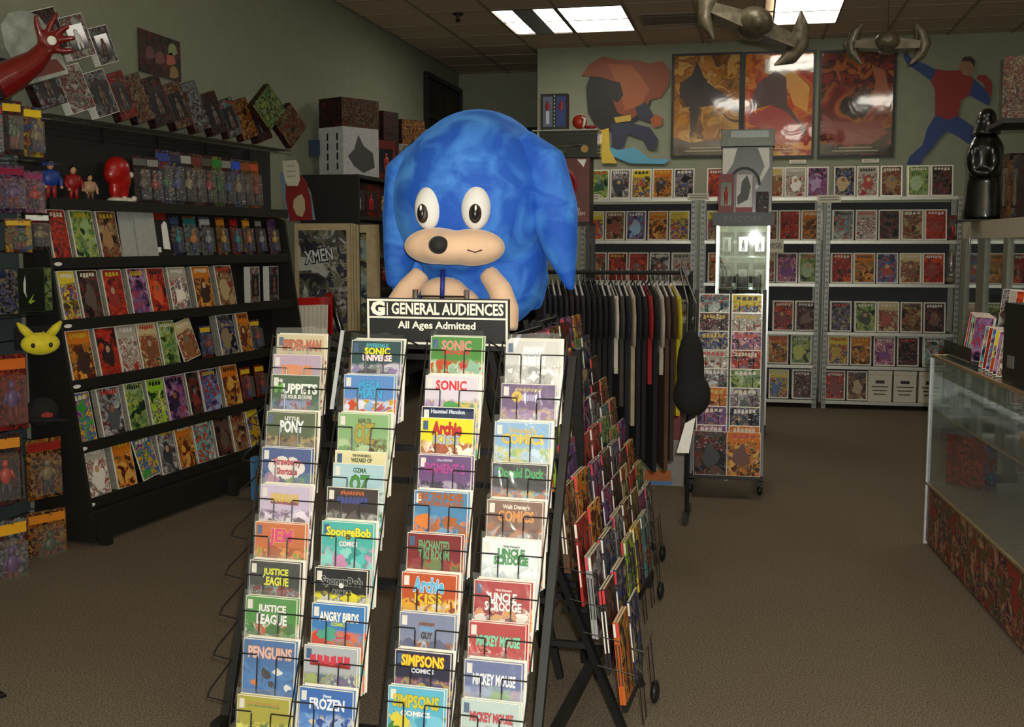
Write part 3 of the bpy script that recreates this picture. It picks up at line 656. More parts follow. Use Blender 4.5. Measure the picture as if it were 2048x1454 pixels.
# red tray with white comics at the far end
t = thing('red_tray', 'bright red open tray holding white edged comics, end of gondola', 'tray', gthing(598, 4, 640, .04, -34, 0, s=GL + .235, dz=-.02))
redp = mat('red_plastic', 'b01414', .3, coat=.5)
q = MB(); q.box(-.17, .17, 0, .10, 0, .012); q.box(-.17, -.155, 0, .10, .012, .3); q.box(.155, .17, 0, .10, .012, .36); q.box(-.155, .155, .088, .10, .012, .33); q.build('tray_body', redp, t)
MB().box(-.16, .16, .01, .09, -.815, -.001).build('tray_pedestal', blackm, t)
Mt = t.matrix_basis.copy()
for n in range(8):
    comic(Mt @ TR((-.125 + n * .034, .045, .014), -72, 3), 'white', 'white edged bagged comic, %s from left in the red tray' % ORD[n], 'comics in the red tray', .07, .262, .012, .003, cover=False)
# figures on the top gondola shelf
def figure(M, label, torso, legs, skin='b98a68', hair='181210', s=1.0, group='figurines on the gondola figure shelf'):
    t = thing('figurine', label, 'figurine', M @ Matrix.Scale(s, 4), group)
    b = MB(); b.ell((0, 0, .13), (.055, .034, .055), 12, 8); b.ell((-.04, 0, .155), (.018, .018, .022), 8, 6); b.ell((.04, 0, .155), (.018, .018, .022), 8, 6)
    b.tube([(-.045, 0, .155), (-.062, -.008, .115), (-.05, -.03, .08)], [.016, .013, .010], 8); b.tube([(.045, 0, .155), (.062, -.008, .115), (.05, -.03, .08)], [.016, .013, .010], 8)
    b.build('torso', flat(torso), t, smooth=True)
    b = MB(); b.tube([(-.015, 0, .1), (-.02, 0, .05), (-.022, 0, .004)], [.02, .015, .011], 8); b.tube([(.015, 0, .1), (.02, 0, .05), (.022, 0, .004)], [.02, .015, .011], 8); b.box(-.05, .05, -.035, .025, 0, .004)
    b.build('legs', flat(legs), t, smooth=True)
    b = MB(); b.ell((0, -.002, .207), (.021, .022, .027), 12, 8); b.tube([(0, 0, .175), (0, 0, .19)], .011, 8); b.ell((0, -.023, .204), (.004, .005, .005), 6, 4)
    b.build('head', flat(skin), t, smooth=True)
    for sd in (-1, 1): MB().ell((sd * .05, -.034, .076), (.011, .011, .011), 8, 6).build('hand', flat(skin), t, smooth=True)
    MB().ell((0, .005, .218), (.024, .023, .022), 12, 8).build('hair', flat(hair), t, smooth=True)
    return t
figure(gthing(118, 1, 370, -.07, -20, 0, s=.10), 'stocky figurine in blue with red base, first on the gondola figure shelf', '1c3c8a', '8a1c1c', s=.86)
figure(gthing(176, 1, 370, -.07, -20, 0, s=.27), 'figurine with bare shoulders and red top beside the blue one', '8a1414', '8a1414', s=.78)
figure(gthing(205, 1, 370, -.07, -20, 0, s=.40), 'small brown and cream figurine left of the big red hood', 'a88a6a', '5a3a2c', s=.62)
t = thing('red_hood_bust', 'large glossy red hood shaped figure with white feet on figure shelf', 'figurine', TR(gp(gs(258, 1, 395), -.072, gz[1] + .002), GA - 8, 0) @ Matrix.Scale(.95, 4))
b = MB(); b.ell((0, 0, .20), (.085, .06, .075), 20, 12); b.ell((.02, 0, .14), (.075, .05, .08), 20, 12); b.ell((-.01, 0, .17), (.085, .055, .07), 20, 12); b.ell((-.025, -.0, .085), (.035, .035, .07), 16, 10); b.ell((.04, 0, .085), (.035, .035, .07), 16, 10)
link(remesh(b, .006, mat('red_vinyl', 'a3120f', .35, coat=.3), 'hood'), 'hood', t)
b = MB(); b.ell((-.03, -.012, .018), (.052, .05, .02), 16, 8); b.ell((.05, -.012, .018), (.048, .05, .02), 16, 8); b.ell((0, -.05, .025), (.018, .015, .018), 12, 8); b.ell((.075, -.05, .028), (.018, .015, .018), 12, 8)
b.build('white_feet', mat('white_vinyl', 'd0c8ba', .4), t, smooth=True)
MB().ell((.092, -.01, .17), (.018, .02, .02), 12, 8).build('white_face', mat('white_vinyl', 'd0c8ba', .4), t, smooth=True)
fig_keys = ['dark', 'dark', 'blue', 'navy', 'dark', 'brown', 'dark', 'green', 'dark', 'blue', 'brown', 'orange']
for n, key in enumerate(fig_keys):
    s0 = gs(298, 1, 400) + .03 + n * (GL - .25 - gs(298, 1, 400)) / 12
    blister(TR(gp(s0, -.066, gz[1] + .002), GA - 14, 4), .105, .33 if n > 1 else .28, key, '%s carded figure, %s along the gondola figure shelf after the red hood' % (DESC[key], ORD[n]), 'carded figures on the gondola figure shelf', .045,
            (['5a5248', '8a2a1c', '2c5a2c', '3a4a7a', '8a7a5a'][n % 5], '2a2a30'), ['5a5a58', '8a8a80', '2c3c8a', '2a2a4a', 'a0a098', '6a2a1c', '4a4a40', '2a7a2a', '808078', '2c4cc0', '8a4a1c', 'b04a1c'][n])
# boxes leaning on the wire shelf
top = [(.02, .20, .24, 'grey', 20), (.24, .19, .24, 'white', 20), (.44, .18, .24, 'grey', 20), (.62, .15, .26, 'red', 20), (.77, .16, .27, 'brown', 20), (.95, .18, .28, 'dark', 20), (1.14, .18, .27, 'brown', 20), (1.33, .17, .30, 'grey', 20), (1.52, .17, .26, 'dark', 20), (1.70, .17, .24, 'teal', 20), (1.88, .18, .26, 'orange', 20), (2.06, .18, .25, 'dark', 20)]
for n, (s0, w, h, key, rl) in enumerate(top):
    M = TR(gp(s0 + .08, -.02, gz[0] + .05), GA - 15, 6, -rl)
    carton(M, w * .82, .06, h, key, '%s display box leaning on the wire shelf, %s from the left' % (DESC[key], ORD[n]), 'boxes leaning on the wire shelf', window=(n % 3 != 1), side=paper if n in (1, 2) else None, wincol='5a4a40')
for n, (s0, w, h, key) in enumerate([(.16, .2, .21, 'dark'), (.38, .19, .22, 'white'), (.585, .15, .20, 'grey')]):
    carton(TR(gp(s0, -.055, gz[0] + .335), GA - 15, 4, -20), w * .85, .05, h, key, '%s box stacked in the upper tier on the wire shelf, %s from left' % (DESC[key], ORD[n]), 'upper tier boxes on the wire shelf', window=True, side=paper, wincol='d8d8d0' if n == 1 else '5a4a40')
# the rounded pale pack and the poster on the wall
t = thing('dome_pack', 'pale rounded clear pack leaning at the near end of wire shelf', 'toy pack', TR(gp(-.06, .06, gz[0] + .15), GA - 25, 10, -20))
b = MB(); b.prism([(-.12 + .24 * 0, 0), (.12, 0), (.13, .2), (.1, .3), (.04, .34), (-.04, .34), (-.1, .3), (-.13, .2)], -.03, .02); b.build('shell', mat('pale_shell', '8f958c', .25, coat=.7, var=.4, scale=12), t)
MB().prism([(-.08, .02), (.11, .02), (.09, .08), (.0, .1), (-.06, .06)], -.0325, -.0302).build('printed_band', flat('6a3a34'), t)
def wallcard(px0, py0, px1, py1, label, cols, n, roll=0, name='wall_poster', X=WL + .012, cat='poster'):
    a = hX(px0, py0, X); b = hX(px1, py1, X); w = abs(b.y - a.y); h = abs(a.z - b.z)
    t = thing(name, label, cat, TR(((X), (a.y + b.y) / 2, (a.z + b.z) / 2), 90, 0, roll))
    MB().box(-w / 2, w / 2, -.006, 0, -h / 2, h / 2).build('panel', art('wallcard%d' % n, cols, None, .5, coat=0, bump=0), t); return t, w, h
wt, w_, h_ = wallcard(275, 55, 361, 165, 'black plaque with red and gold figures on the left wall', ['16120e', '2a1c14', '0e0c0a', '5a2018', '3a2c18'], 1)
for i, (x, z, c) in enumerate([(-.25, 0, '5a1c14'), (-.02, -.05, '6a241c'), (.3, .25, '7a8a4a'), (.25, .0, 'a8481c'), (.32, -.3, '8a6a2c')]):
    MB().prism([(x * w_ + dx * w_ * .12, z * h_ + dz * h_ * .16) for dx, dz in ((-1, -1), (.2, -.9), (1, -.4), (.7, .6), (0, 1), (-.8, .5))], -.0075, -.0061).build('printed_figure', flat(c), wt)
for n, (s0, key, z) in enumerate([(1.96, 'green', .175), (2.24, 'brown', .085)]):
    carton(TR(gp(s0, .055, gz[0] + z), GA - 15, 0, 45), .22, .05, .22, key, ['green square box balanced on its corner above the wire shelf', 'brown square box balanced on its corner at wire shelf end'][n], 'diamond balanced boxes')

# ================================================================ LEFT END SLATWALL WITH HANGING PACKS
t = thing('slatwall_panel', 'blue grey slatwall covered with hanging toy packs, far left', 'display panel', TR((-3.598, 5.04, 0), 90))
slm = mat('slatwall_grey', '3c474a', .6, var=.1)
EW0, EW1 = -1.9, 0
for k in range(16): MB().box(EW0, EW1, 0, .012, .03 + k * .148, .03 + k * .148 + .14).build('slat', slm, t)
MB().box(EW0, EW1, .013, .026, 0.0, 2.45).build('panel_back', black, t)
ME = t.matrix_basis.copy()
SW = t
def ehit(px, py, off=.0):
    N = (ME.to_3x3() @ Vector((0, -1, 0))); p = hitp(px, py, ME.translation + N * off, N); return ME.inverted() @ p
epk = [  # px centre, py bottom, w m, h m, key, label bits
 (16, 318, .12, .25, 'blue', 'b01c14'), (50, 312, .10, .25, 'dark', 'd8b020'), (98, 318, .10, .24, 'yellow', 'e0c020'),
 (22, 425, .15, .22, 'purple', '8a1c3c'), (66, 425, .12, .20, 'pink', '8a3a5a'), (38, 505, .13, .16, 'yellow', 'c8a02c'), (82, 500, .13, .18, 'dark', 'e8e8e0'),
 (22, 860, .18, .36, 'red', 'c8641c'), (10, 1010, .17, .33, 'dark', 'c8801c'), (52, 1000, .11, .34, 'grey', '3a3a30'), (122, 985, .19, .30, 'orange', '8a1c14'),
 (22, 1190, .19, .36, 'grey', 'd8a01c'), (48, 1165, .10, .24, 'brown', 'a83c1c'), (118, 1128, .20, .30, 'orange', 'c87a1c'), (62, 645, .16, .18, 'purple', '5a5a8a')]
for n, (px, py, w, h, key, hc) in enumerate(epk):
    off = .18 if n < 7 else [.12, .18, .24][n % 3]; l = ehit(px, py, off); l.x = min(l.x, -.13 if n in (10, 13) else -.10) - {0: .12, 1: .09, 9: .10, 12: .07}.get(n, 0)
    M = ME @ Matrix.Translation((l.x, -off, l.z)) @ Matrix.Rotation(R(random.uniform(-34, -22)), 4, 'Z')
    if n == 14: continue
    pk = blister(M, w, h, key, '%s hanging toy pack on the far left slatwall, %s counting down' % (DESC[key], ORD[n] if n < 13 else 'last'), 'hanging toy packs on the slatwall', .05, (['a83018', '3a4a2c', '7a6a4a', '5a3a6a'][n % 4], ['2a2a3a', '6a1c14'][n % 2]), hc)
    hk = MB(); hk.tube([(0, -.05, h - .015), (0, off - .01, h - .015)], .003, 5); hk.build('peg_hook', chrome, pk)
for py_ in (320, 628):
    lz = ehit(60, py_, .25); MB().box(-1.5, -.05, -.30 if py_ < 400 else -.22, -.001, lz.z - .012, lz.z - .003).build('acrylic_shelf', clear('acrylic_shelf', (.8, .85, .85), .1, .05), SW)
# green boxes with pale crescent print
for n, (px, key) in enumerate([(18, 'navy'), (72, 'dark'), (120, 'green')]):
    l = ehit(px, 622, .20)
    c_ = carton(ME @ Matrix.Translation((l.x - (.07 if n == 2 else 0), -.17, ehit(60, 628, .25).z)) @ Matrix.Rotation(R(-30), 4, 'Z'), .15 if n < 2 else .07, .06, .215, key, ['dark toy box with violet print at the far left under the shelf', 'black box with pale crescent print and green edges, left slatwall', 'narrow green edge box beside the crescent print box'][n], 'green edged boxes on the slatwall', side=mat('green_carton', '1c3018', .5), front=mat('crescent_black', '0c100c', .3, coat=.5) if n == 1 else small(key))
    if n == 1:
        MB().prism([(-.02, .18), (-.03, .14), (-.03, .10), (-.015, .07), (-.02, .10), (-.018, .14)], -.003, -.0016).build('printed_crescent', flat('b8c0b4'), c_)
        MB().prism([(-.01, .05), (.02, .09), (.008, .06), (.025, .055), (.0, .04)], -.003, -.0016).build('printed_streak', flat('7a9a2c'), c_)
l = ehit(82, 712, .25)
t = thing('yellow_plush_head', 'yellow plush cushion with two round black eyes and pointed ears', 'plush', ME @ Matrix.Translation((l.x, -.25, l.z)) @ Matrix.Rotation(R(-45), 4, 'Z'))
ylw = mat('yellow_plush', 'cfc01c', .7, sheen=.3)
MB().ell((0, 0, .06), (.09, .04, .055), 20, 12).build('cushion', ylw, t, smooth=True)
for sd in (-1, 1):
    MB().tube([(sd * .045, 0, .10), (sd * .075, 0, .135), (sd * .10, 0, .165)], [.022, .02, .006], 10).build('ear', ylw, t, smooth=True)
    MB().ell((sd * .04, -.036, .055), (.010, .008, .012), 10, 8).build('eye', black, t, smooth=True)
t = thing('baseball_cap', 'dark cap with red orange emblem hanging on the left slatwall', 'cap', ME @ Matrix.Translation((-.115, -.17, ehit(105, 830, .16).z)) @ Matrix.Rotation(R(-40), 4, 'Z') @ Matrix.Scale(.62, 4))

b = MB(); b.ell((0, 0, .05), (.13, .09, .12), 20, 12); b.prism([(-.14, .0), (.16, -.03), (.17, -.015), (-.13, .02)], -.13, -.02); b.build('cap_body', mat('black_felt', '14110f', .9), t, smooth=True)
MB().prism([(-.03, .02), (.05, .015), (.06, .045), (.01, .06), (-.03, .045)], -.098, -.088).build('emblem', flat('8a2210'), t)
t = thing('yellow_star_card', 'black card with small yellow star above the yellow plush', 'card', ME @ Matrix.Translation((ehit(85, 682, .14).x - .08, -.14, ehit(85, 682, .14).z)) @ Matrix.Rotation(R(-30), 4, 'Z'))
MB().box(-.09, .10, -.003, 0, -.03, .08).build('card', black, t); MB().prism([(.055 + .016 * (1 if i % 2 == 0 else .45) * math.sin(i * math.pi / 5), .04 + .016 * (1 if i % 2 == 0 else .45) * math.cos(i * math.pi / 5)) for i in range(10)], -.0045, -.0031).build('star', flat('c8982c'), t); MB().box(-.01, .012, -.0045, -.0031, .01, .03).build('price_tag', paper, t)
# big red hand prop
l = ehit(92, 116, .34)
t = thing('red_hand_prop', 'big glossy red open hand with white disc in its palm', 'prop', ME @ Matrix.Translation((l.x, -.34, l.z)) @ Matrix.Rotation(R(-40), 4, 'Z') @ Matrix.Rotation(R(-2), 4, 'Y') @ Matrix.Scale(.82, 4))
b = MB(); b.tube([(-.28, .02, -.16), (-.18, .01, -.10), (-.06, 0, -.02), (.0, 0, .05)], [.10, .09, .065, .05], 14); b.ell((.02, 0, .09), (.062, .03, .07), 16, 10)
for pts in ([(-.02, 0, .12), (-.035, -.005, .18), (-.04, -.01, .235)], [(.02, 0, .14), (.045, -.01, .20), (.075, -.02, .255)], [(.06, 0, .13), (.10, -.01, .165), (.135, -.025, .185)], [(.07, 0, .10), (.12, -.01, .115), (.165, -.03, .12)], [(.05, 0, .05), (.10, -.01, .045), (.155, -.03, .05)]):
    b.tube(pts, [.021, .019, .013], 10)
link(remesh(b, .007, mat('glossy_red', '6d0f0b', .3, coat=.6), 'hand'), 'hand', t)
MB().lathe([(.026, 0), (.026, .006), (.02, .01)], 18, M=Matrix.Translation((.03, -.03, .095)) @ Matrix.Rotation(R(90), 4, 'X')).build('palm_disc', mat('white_disc', 'e8e4d8', .4), t)

# ================================================================ STANDING BY THE LEFT WALL : flip posters, cutout, wall box, second shelf
Pm = mat('beige_wood', 'b5a27c', .6, var=.12, scale=14)
a = hY(588, 447, 8.0); b2 = hY(757, 450, 8.0)
t = thing('poster_flip_stand', 'beige framed poster stand showing grey comic art behind the plush', 'poster stand', Matrix.Translation((a.x, 8.0, 0)))
Wp = b2.x - a.x; Hp = a.z
xf = hY(700, 450, 8.0).x - a.x
q = MB(); q.box(0, xf, 0, .02, Hp - .05, Hp); q.box(0, .03, 0, .02, .25, Hp - .05); q.box(xf - .03, xf, 0, .02, .25, Hp - .05); q.box(0, xf, 0, .02, .2, .25); q.build('frame', Pm, t)
MB().box(.03, xf - .03, .008, .014, .25, Hp - .05).build('print', art('flip_print', ['8a8c8a', 'b8b8b0', '3a3c48', '6a6448', '2a2a30'], None, .5, coat=.6, bump=.1), t)
text('XMEN', .22, .09, 'd0d0cc', t, (.19, .006, Hp - .24), outline='24263a', name='lettering', roll=-8)
for k in range(3): MB().box(xf + .004 + k * .022, xf + .02 + k * .022, .0, .02, .2, Hp - .005 * k).build('leaf_edge', Pm, t)
x2 = xf + .075; MB().box(x2, x2 + .05, .01, .016, .2, Hp - .08).build('second_print', art('flip_print2', ['4a6a70', '8aa0a0', '2a3a4a', 'a8a070', '1c1c24'], None, .6), t)
q = MB(); q.box(x2, Wp, .0, .009, Hp - .07, Hp - .01); q.box(x2 + .05, Wp, .0, .02, .2, Hp - .07); q.build('second_frame', Pm, t)
MB().box(.0, Wp, .03, .3, 0, .19).build('stand_base', blackm, t); MB().box(Wp / 2 - .03, Wp / 2 + .03, .025, .07, .19, Hp - .1).build('stand_post', blackm, t)
MB().tube([(.30, -.035, Hp - .55), (.34, -.035, Hp - .68), (.38, -.035, Hp - .82), (.42, -.035, Hp - .95)], [.02, .03, .024, .012], 10).build('dark_hanging_strap', mat('dark_gloss', '1a1412', .25, coat=.5), t, smooth=True)
# red shirt cutout on the stand
Yc = 8.02
cutout('red_figure_cutout', 'cardboard cutout of a red top with pale oval on chest', Yc, [
 ('backing', '6a8a9c', [(560, 345), (600, 345), (622, 385), (631, 440), (575, 442)]),
 ('red_top', '7e1a18', [(572, 350), (598, 345), (612, 362), (622, 395), (626, 440), (580, 442), (572, 400)]),
 ('oval', 'b8a882', [(596, 392), (604, 388), (610, 400), (611, 420), (605, 434), (594, 430), (587, 415), (588, 400)])])
cutout('speech_bubble_sign', 'white rounded speech bubble note above the red cutout', Yc - .03, [
 ('note', 'c8c4ae', [(565, 322), (592, 320), (598, 330), (600, 360), (596, 372), (575, 372), (570, 360), (566, 340)]),
 ('written_line', '9a9484', [(574, 332), (590, 331), (590, 333), (574, 334)]), ('written_line', '9a9484', [(574, 342), (592, 341), (592, 343), (574, 344)]), ('written_line', '9a9484', [(576, 352), (592, 351), (592, 353), (576, 354)])])
t = thing('wall_thermostat', 'small white notice box on the left wall beside black shelf', 'notice', Matrix.Translation(hX(638, 299, WL + .01) - Vector((0, .04, 0))))
MB().box(0, .03, -.16, .10, -.06, .06).build('notice_box', mat('notice_cream', 'bdb79c', .6), t); MB().box(.0, .09, -.18, -.165, -.07, .06).build('side_card', flat('2c3c5a'), t)
for k in range(4): MB().box(.0302, .031, -.12, .07, .03 - .022 * k, .036 - .022 * k).build('printed_line', flat('6a6654'), t)
# second black shelf unit along left wall
sA = Vector((-3.05, 8.75, 0)); 
t = thing('black_shelf_unit', 'black shelf unit by the left wall behind the poster stand', 'shelving', Matrix.Translation((WL + .02, 8.75, 0)))
bz = [.4, .85, 1.28, 1.72, 2.02]; bz = [.35, .75, 1.15, hX(700, 430, -3.1).z, hX(700, 345, -3.1).z]
for z in bz: MB().box(0, .5, 0, 2.9, z - .03, z).build('shelf', blackm, t)
MB().box(-.0, .02, .55, 2.9, bz[-1], bz[-1] + .5).build('back_board', blackm, t)
for y in (-.03, 2.9): MB().box(0, .5, y, y + .03, 0, bz[-1]).build('side_panel', blackm, t)
def ubox(y, z, w, d, h, key, label, a=90, front=None, side=None, name='toy_box', win=False, X=-3.2, wc='a03020'):
    return carton(TR((X, y, z + .001), a), w, d, h, key, label, None, name, win, side=side, front=front, wincol=wc)
zt = bz[-1]
wb = ubox(9.05, zt, .40, .30, .40, 'white', 'white box with rows of black pawn silhouettes on the black shelf unit', 62, side=mat('white_carton', 'c4c4c4', .4, coat=.3), front=mat('white_carton', 'c4c4c4', .4), X=-3.2)
for i in range(2):
    for j in range(4):
        q = MB(); x = -.201; yy = .07 + i * .12; z = .05 + j * .08
        q.ell((x, yy, z + .05), (.002, .011, .011), 8, 6); q.box(x - .001, x + .001, yy - .009, yy + .009, z, z + .042); q.build('pawn_print', flat('181818'), wb)
q = MB().prism([(-.15, .16), (-.08, .22), (-.03, .34), (.03, .25), (.13, .20), (.15, .08), (.02, .03), (-.08, .08)], -.003, -.0018).build('printed_castle', flat('50504e'), wb)
ubox(9.10, zt + .402, .42, .28, .24, 'brown', 'vehicle toy box on top of the white pawn box', 62, X=-3.22)
ubox(9.55, zt, .26, .22, .34, 'red', 'red window box beside the white pawn box', 66, win=True, X=-3.15)
ubox(9.86, zt, .22, .2, .42, 'dark', 'dark tall toy box behind the red window box', 70, win=True, wc='8a8a80')
ubox(10.15, zt, .2, .2, .36, 'white', 'white edged toy box, last before the blue plush', 70, side=paper)
ubox(9.86, zt + .421, .22, .2, .2, 'dark', 'dark flat box stacked on the tall toy box', 70)
ubox(10.55, zt, .3, .2, .62, 'orange', 'tall orange green box at the far end of black shelf', 60); ubox(11.0, zt, .34, .2, .58, 'pink', 'tall pink red box at the far end of black shelf', 60)
for n in range(6):
    ubox(8.95 + n * .32, bz[-2], .24, .15, .28, ['dark', 'red', 'brown', 'dark', 'dark', 'grey'][n], '%s boxed toy, %s on the second shelf of black shelf unit' % (['black', 'red', 'brown', 'dark', 'dark', 'grey'][n], ORD[n]), 68, win=True, wc=['c8c8c0', 'b01c1c', 'c8a030', '8a8a30', '808080', 'a04030'][n])
    ubox(8.95 + n * .32, bz[-3], .24, .15, .26, ['navy', 'brown', 'dark', 'teal', 'dark', 'red'][n], '%s boxed toy, %s on the third shelf of black shelf unit' % (['navy', 'brown', 'dark', 'teal', 'dark', 'red'][n], ORD[n]), 68, win=True)

# ================================================================ BOXES RIGHT OF PLUSH ON A BLACK STAND
Yr = 8.3
a = hY(1072, 445, Yr); b2 = hY(1180, 445, Yr); cx = (a.x + b2.x) / 2; wd = b2.x - a.x
t = thing('black_display_stand', 'black display stand behind the plush carrying red boxes', 'stand', Matrix.Translation((cx, Yr, 0)))
for x in (-wd / 2, wd / 2 - .03):
    for y in (0, .27): MB().box(x, x + .03, y, y + .03, 0, a.z - .021).build('post', black, t)
for z in (.2, .6, 1.0, a.z - .02): MB().box(-wd / 2, wd / 2, 0.0, .30, z, z + .018).build('shelf', blackm, t)
z0 = a.z
z1 = hY(1120, 315, Yr).z; z2 = hY(1120, 258, Yr).z; z3 = hY(1120, 186, Yr).z
rb = carton(TR((cx, Yr + .02, z0), 0), wd * .97, .2, z1 - z0 - .002, 'red', 'big dark red boxed ring set right of the plush', name='red_ring_box', front=mat('deep_red_print', '5e0f12', .35, coat=.6, var=.25, scale=9))
hh = z1 - z0
b = MB()
pts = []
for k in range(15): an = R(-30 + k * 17); pts.append((-.03 + math.cos(an) * .12, -.004, hh * .58 + math.sin(an) * .12))
b.tube(pts, .02, 6); b.build('printed_ring', flat('8c1a1c'), rb); MB().prism([(.1, hh * .97), (.17, hh * .97), (.15, hh * .85)], -.004, -.002).build('white_corner', paper, rb)
text('RED\nLANTERN', .12, .055, 'c8b4b0', rb, (.10, -.003, .08), name='lettering')
dc = thing('clear_display_case', 'clear flat case with olive models on the red ring box', 'display case', Matrix.Translation((cx, Yr, z1)))
MB().box(-wd / 2 - .03, wd / 2 + .05, 0, .25, 0, .01).build('case_base', black, dc); MB().box(-wd / 2 - .03, wd / 2 + .05, 0, .25, .01, z2 - z1 - .014).build('case_glass', glass, dc); MB().box(-wd / 2 - .02, wd / 2 + .04, .235, .245, .011, z2 - z1 - .015).build('case_backing', blackm, dc)
MB().box(-wd / 2 - .03, wd / 2 + .05, -.004, .25, z2 - z1 - .013, z2 - z1 - .003).build('case_lid', mat('case_lid', 'a8a8a0', .25, metal=.3), dc)
b = MB(); b.ell((-.08, .12, .05), (.09, .05, .03), 12, 8); b.tube([(-.15, .1, .08), (.1, .1, .10)], .008, 6); b.build('olive_model', flat('4a5434'), dc, smooth=True)
b = MB(); b.ell((.1, .12, .10), (.08, .04, .018), 12, 8); b.build('grey_model', flat('3a3e42'), dc, smooth=True)
MB().lathe([(.028, 0), (.028, .004)], 14, M=Matrix.Translation((.16, -.0045, .06)) @ Matrix.Rotation(R(90), 4, 'X')).build('gold_seal', flat('a8823c'), dc)
fb = carton(TR((hY(1106, 250, Yr).x, Yr + .03, z2), 0), .20, .1, z3 - z2, 'dark', 'black film strip box with two red and blue figures, right of plush', name='figure_box', front=black)
for i, x in enumerate((-.045, .055)):
    MB().box(x - .036, x + .036, -.0025, -.0016, .02, z3 - z2 - .02).build('picture_panel', flat(['5a6a80', '2a3a7a'][i]), fb)
    b = MB(); b.ell((x, -.004, .20), (.009, .003, .011), 8, 6); b.ell((x, -.004, .165), (.018, .004, .032), 8, 6); b.build('printed_figure', flat('8a1c1c'), fb); MB().box(x - .012, x + .012, -.005, -.003, .04, .135).build('printed_legs', flat('c8c8d0' if i == 0 else '28408a'), fb)
for i in range(9): MB().box(.002, .008, -.0026, -.0016, .02 + i * .027, .032 + i * .027).build('film_hole', paper, fb)
p = hY(1157, 255, Yr)
t = thing('red_ball_figure', 'round red orange toy with curved white horn, on the clear case', 'figurine', Matrix.Translation((p.x, Yr + .06, z2)))
MB().ell((0, 0, .055), (.055, .05, .055), 16, 10).build('ball', flat('a8301c', .35), t, smooth=True); MB().tube([(.02, -.05, .085), (.045, -.055, .07), (.04, -.05, .03), (.03, -.045, .01)], [.006, .01, .01, .007], 8).build('horn', paper, t, smooth=True); MB().ell((.08, 0, .015), (.05, .03, .015), 10, 6).build('red_tail', flat('8a1c14'), t, smooth=True)
# ================================================================ GLASS TOWER WITH HEADER
Yt = 9.1
xa = hY(1430, 600, Yt).x; xb = hY(1537, 600, Yt).x; Wt = xb - xa; zh0 = hY(1484, 451, Yt).z; zh1 = hY(1484, 425, Yt).z
t = thing('glass_tower_case', 'tall glass display tower with black lettered header, behind the spinner rack', 'display case', Matrix.Translation((xa, Yt, 0)))
alu = mat('satin_aluminium', 'b4b6b4', .3, metal=.8)
for x in (0, Wt - .02):
    for y in (0, .33): MB().box(x, x + .02, y, y + .02, 0.1, zh0 - .001).build('post', alu, t)
MB().box(0, Wt, 0, .35, 0, .099).build('base', black, t)
hd = MB().box(-.03, Wt + .03, -.02, .37, zh0, zh1).build('header', mat('header_black', '141416', .4), t)
text('ENCORE', Wt * .72, (zh1 - zh0) * .45, '6a6a6c', hd, (Wt / 2, -.021, (zh0 + zh1) / 2), name='lettering', bold=.005)
for py in (515, 580, 650, 720): z = hY(1484, py, Yt).z; MB().box(.021, Wt - .021, .01, .34, z, z + .008).build('glass_shelf', clear('shelf_glass', (.85, .92, .9), .1, .03), t)
MB().box(.021, Wt - .021, .002, .006, .1, zh0 - .002).build('front_glass', glass, t); MB().box(.021, Wt - .021, .342, .346, .1, zh0 - .002).build('back_glass', glass, t)
MB().box(.002, .006, .021, .329, .1, zh0 - .002).build('side_glass', glass, t); MB().box(Wt - .006, Wt - .002, .021, .329, .1, zh0 - .002).build('side_glass', glass, t)
for r, py in enumerate((514, 579)):
    z = hY(1484, py, Yt).z + .009
    for c in range(3):
        carton(TR((xa + .08 + c * .13, Yt + .1, z), 0), .1, .08, .19, ['white', 'grey', 'tan'][c], 'pale boxed figure inside the glass tower, %s on the %s glass shelf' % (ORD[c], ['upper', 'lower'][r]), 'boxed figures inside the tower', window=True, side=paper, wincol='b0a898')
# boxes on the header
zb0 = zh1 + .001
zA = hY(1484, 292, Yt).z; zB = hY(1484, 257, Yt).z
bb = carton(TR((xa + Wt / 2 + .02, Yt + .08, zb0), 0), Wt * .95, .2, zA - zb0, 'grey', 'large grey statue box with white swooshes on the tower header', name='statue_box', front=mat('slate_print', '3a3a3e', .35, coat=.6, var=.3, scale=8), side=small('dark'))
hb = zA - zb0; wB = Wt * .95
MB().prism([(-wB * .48, hb * .98), (-wB * .2, hb * .98), (-wB * .28, hb * .75), (-wB * .4, hb * .6), (-wB * .48, hb * .55)], -.003, -.0016).build('white_swoosh', paper, bb)
MB().prism([(wB * .2, hb * .98), (wB * .42, hb * .98), (wB * .44, hb * .7), (wB * .2, hb * .35), (wB * .16, hb * .38), (wB * .34, hb * .7)], -.003, -.0016).build('white_swoosh', paper, bb)
b = MB(); pts = [(-wB * .05 + math.cos(R(k * 20)) * wB * .3, -.004, hb * .42 + math.sin(R(k * 20)) * hb * .26) for k in range(0, 10)]; b.tube(pts, .012, 6); b.build('printed_arc', flat('5a5a60'), bb)
carton(TR((xa + .07, Yt + .0, zb0), 0), .12, .06, hY(1450, 348, Yt).z - zb0, 'red', 'small red topped window box standing left on the tower header', window=True, side=flat('7a1418'), front=flat('7a1418'), wincol='b02c1c')
cb = carton(TR((xa + .21, Yt + .0, zb0), 0), .13, .07, hY(1490, 348, Yt).z - zb0, 'grey', 'black and white photo print box standing middle on tower header', name='photo_print_box', front=mat('light_print', 'b8b6b0', .4, coat=.5), side=flat('7a1418'))
MB().prism([(-.05, .06), (.03, .10), (.05, .2), (.02, .29), (-.02, .24), (-.03, .15), (-.055, .12)], -.003, -.0016).build('printed_figure', flat('3a3a3c'), cb); MB().box(-.062, .062, -.003, -.0016, .004, .04).build('red_band', flat('8a1c20'), cb)
carton(TR((xa + .35, Yt + .0, zb0), 0), .1, .05, .16, 'dark', 'small dark glossy box standing right on the tower header', window=False)
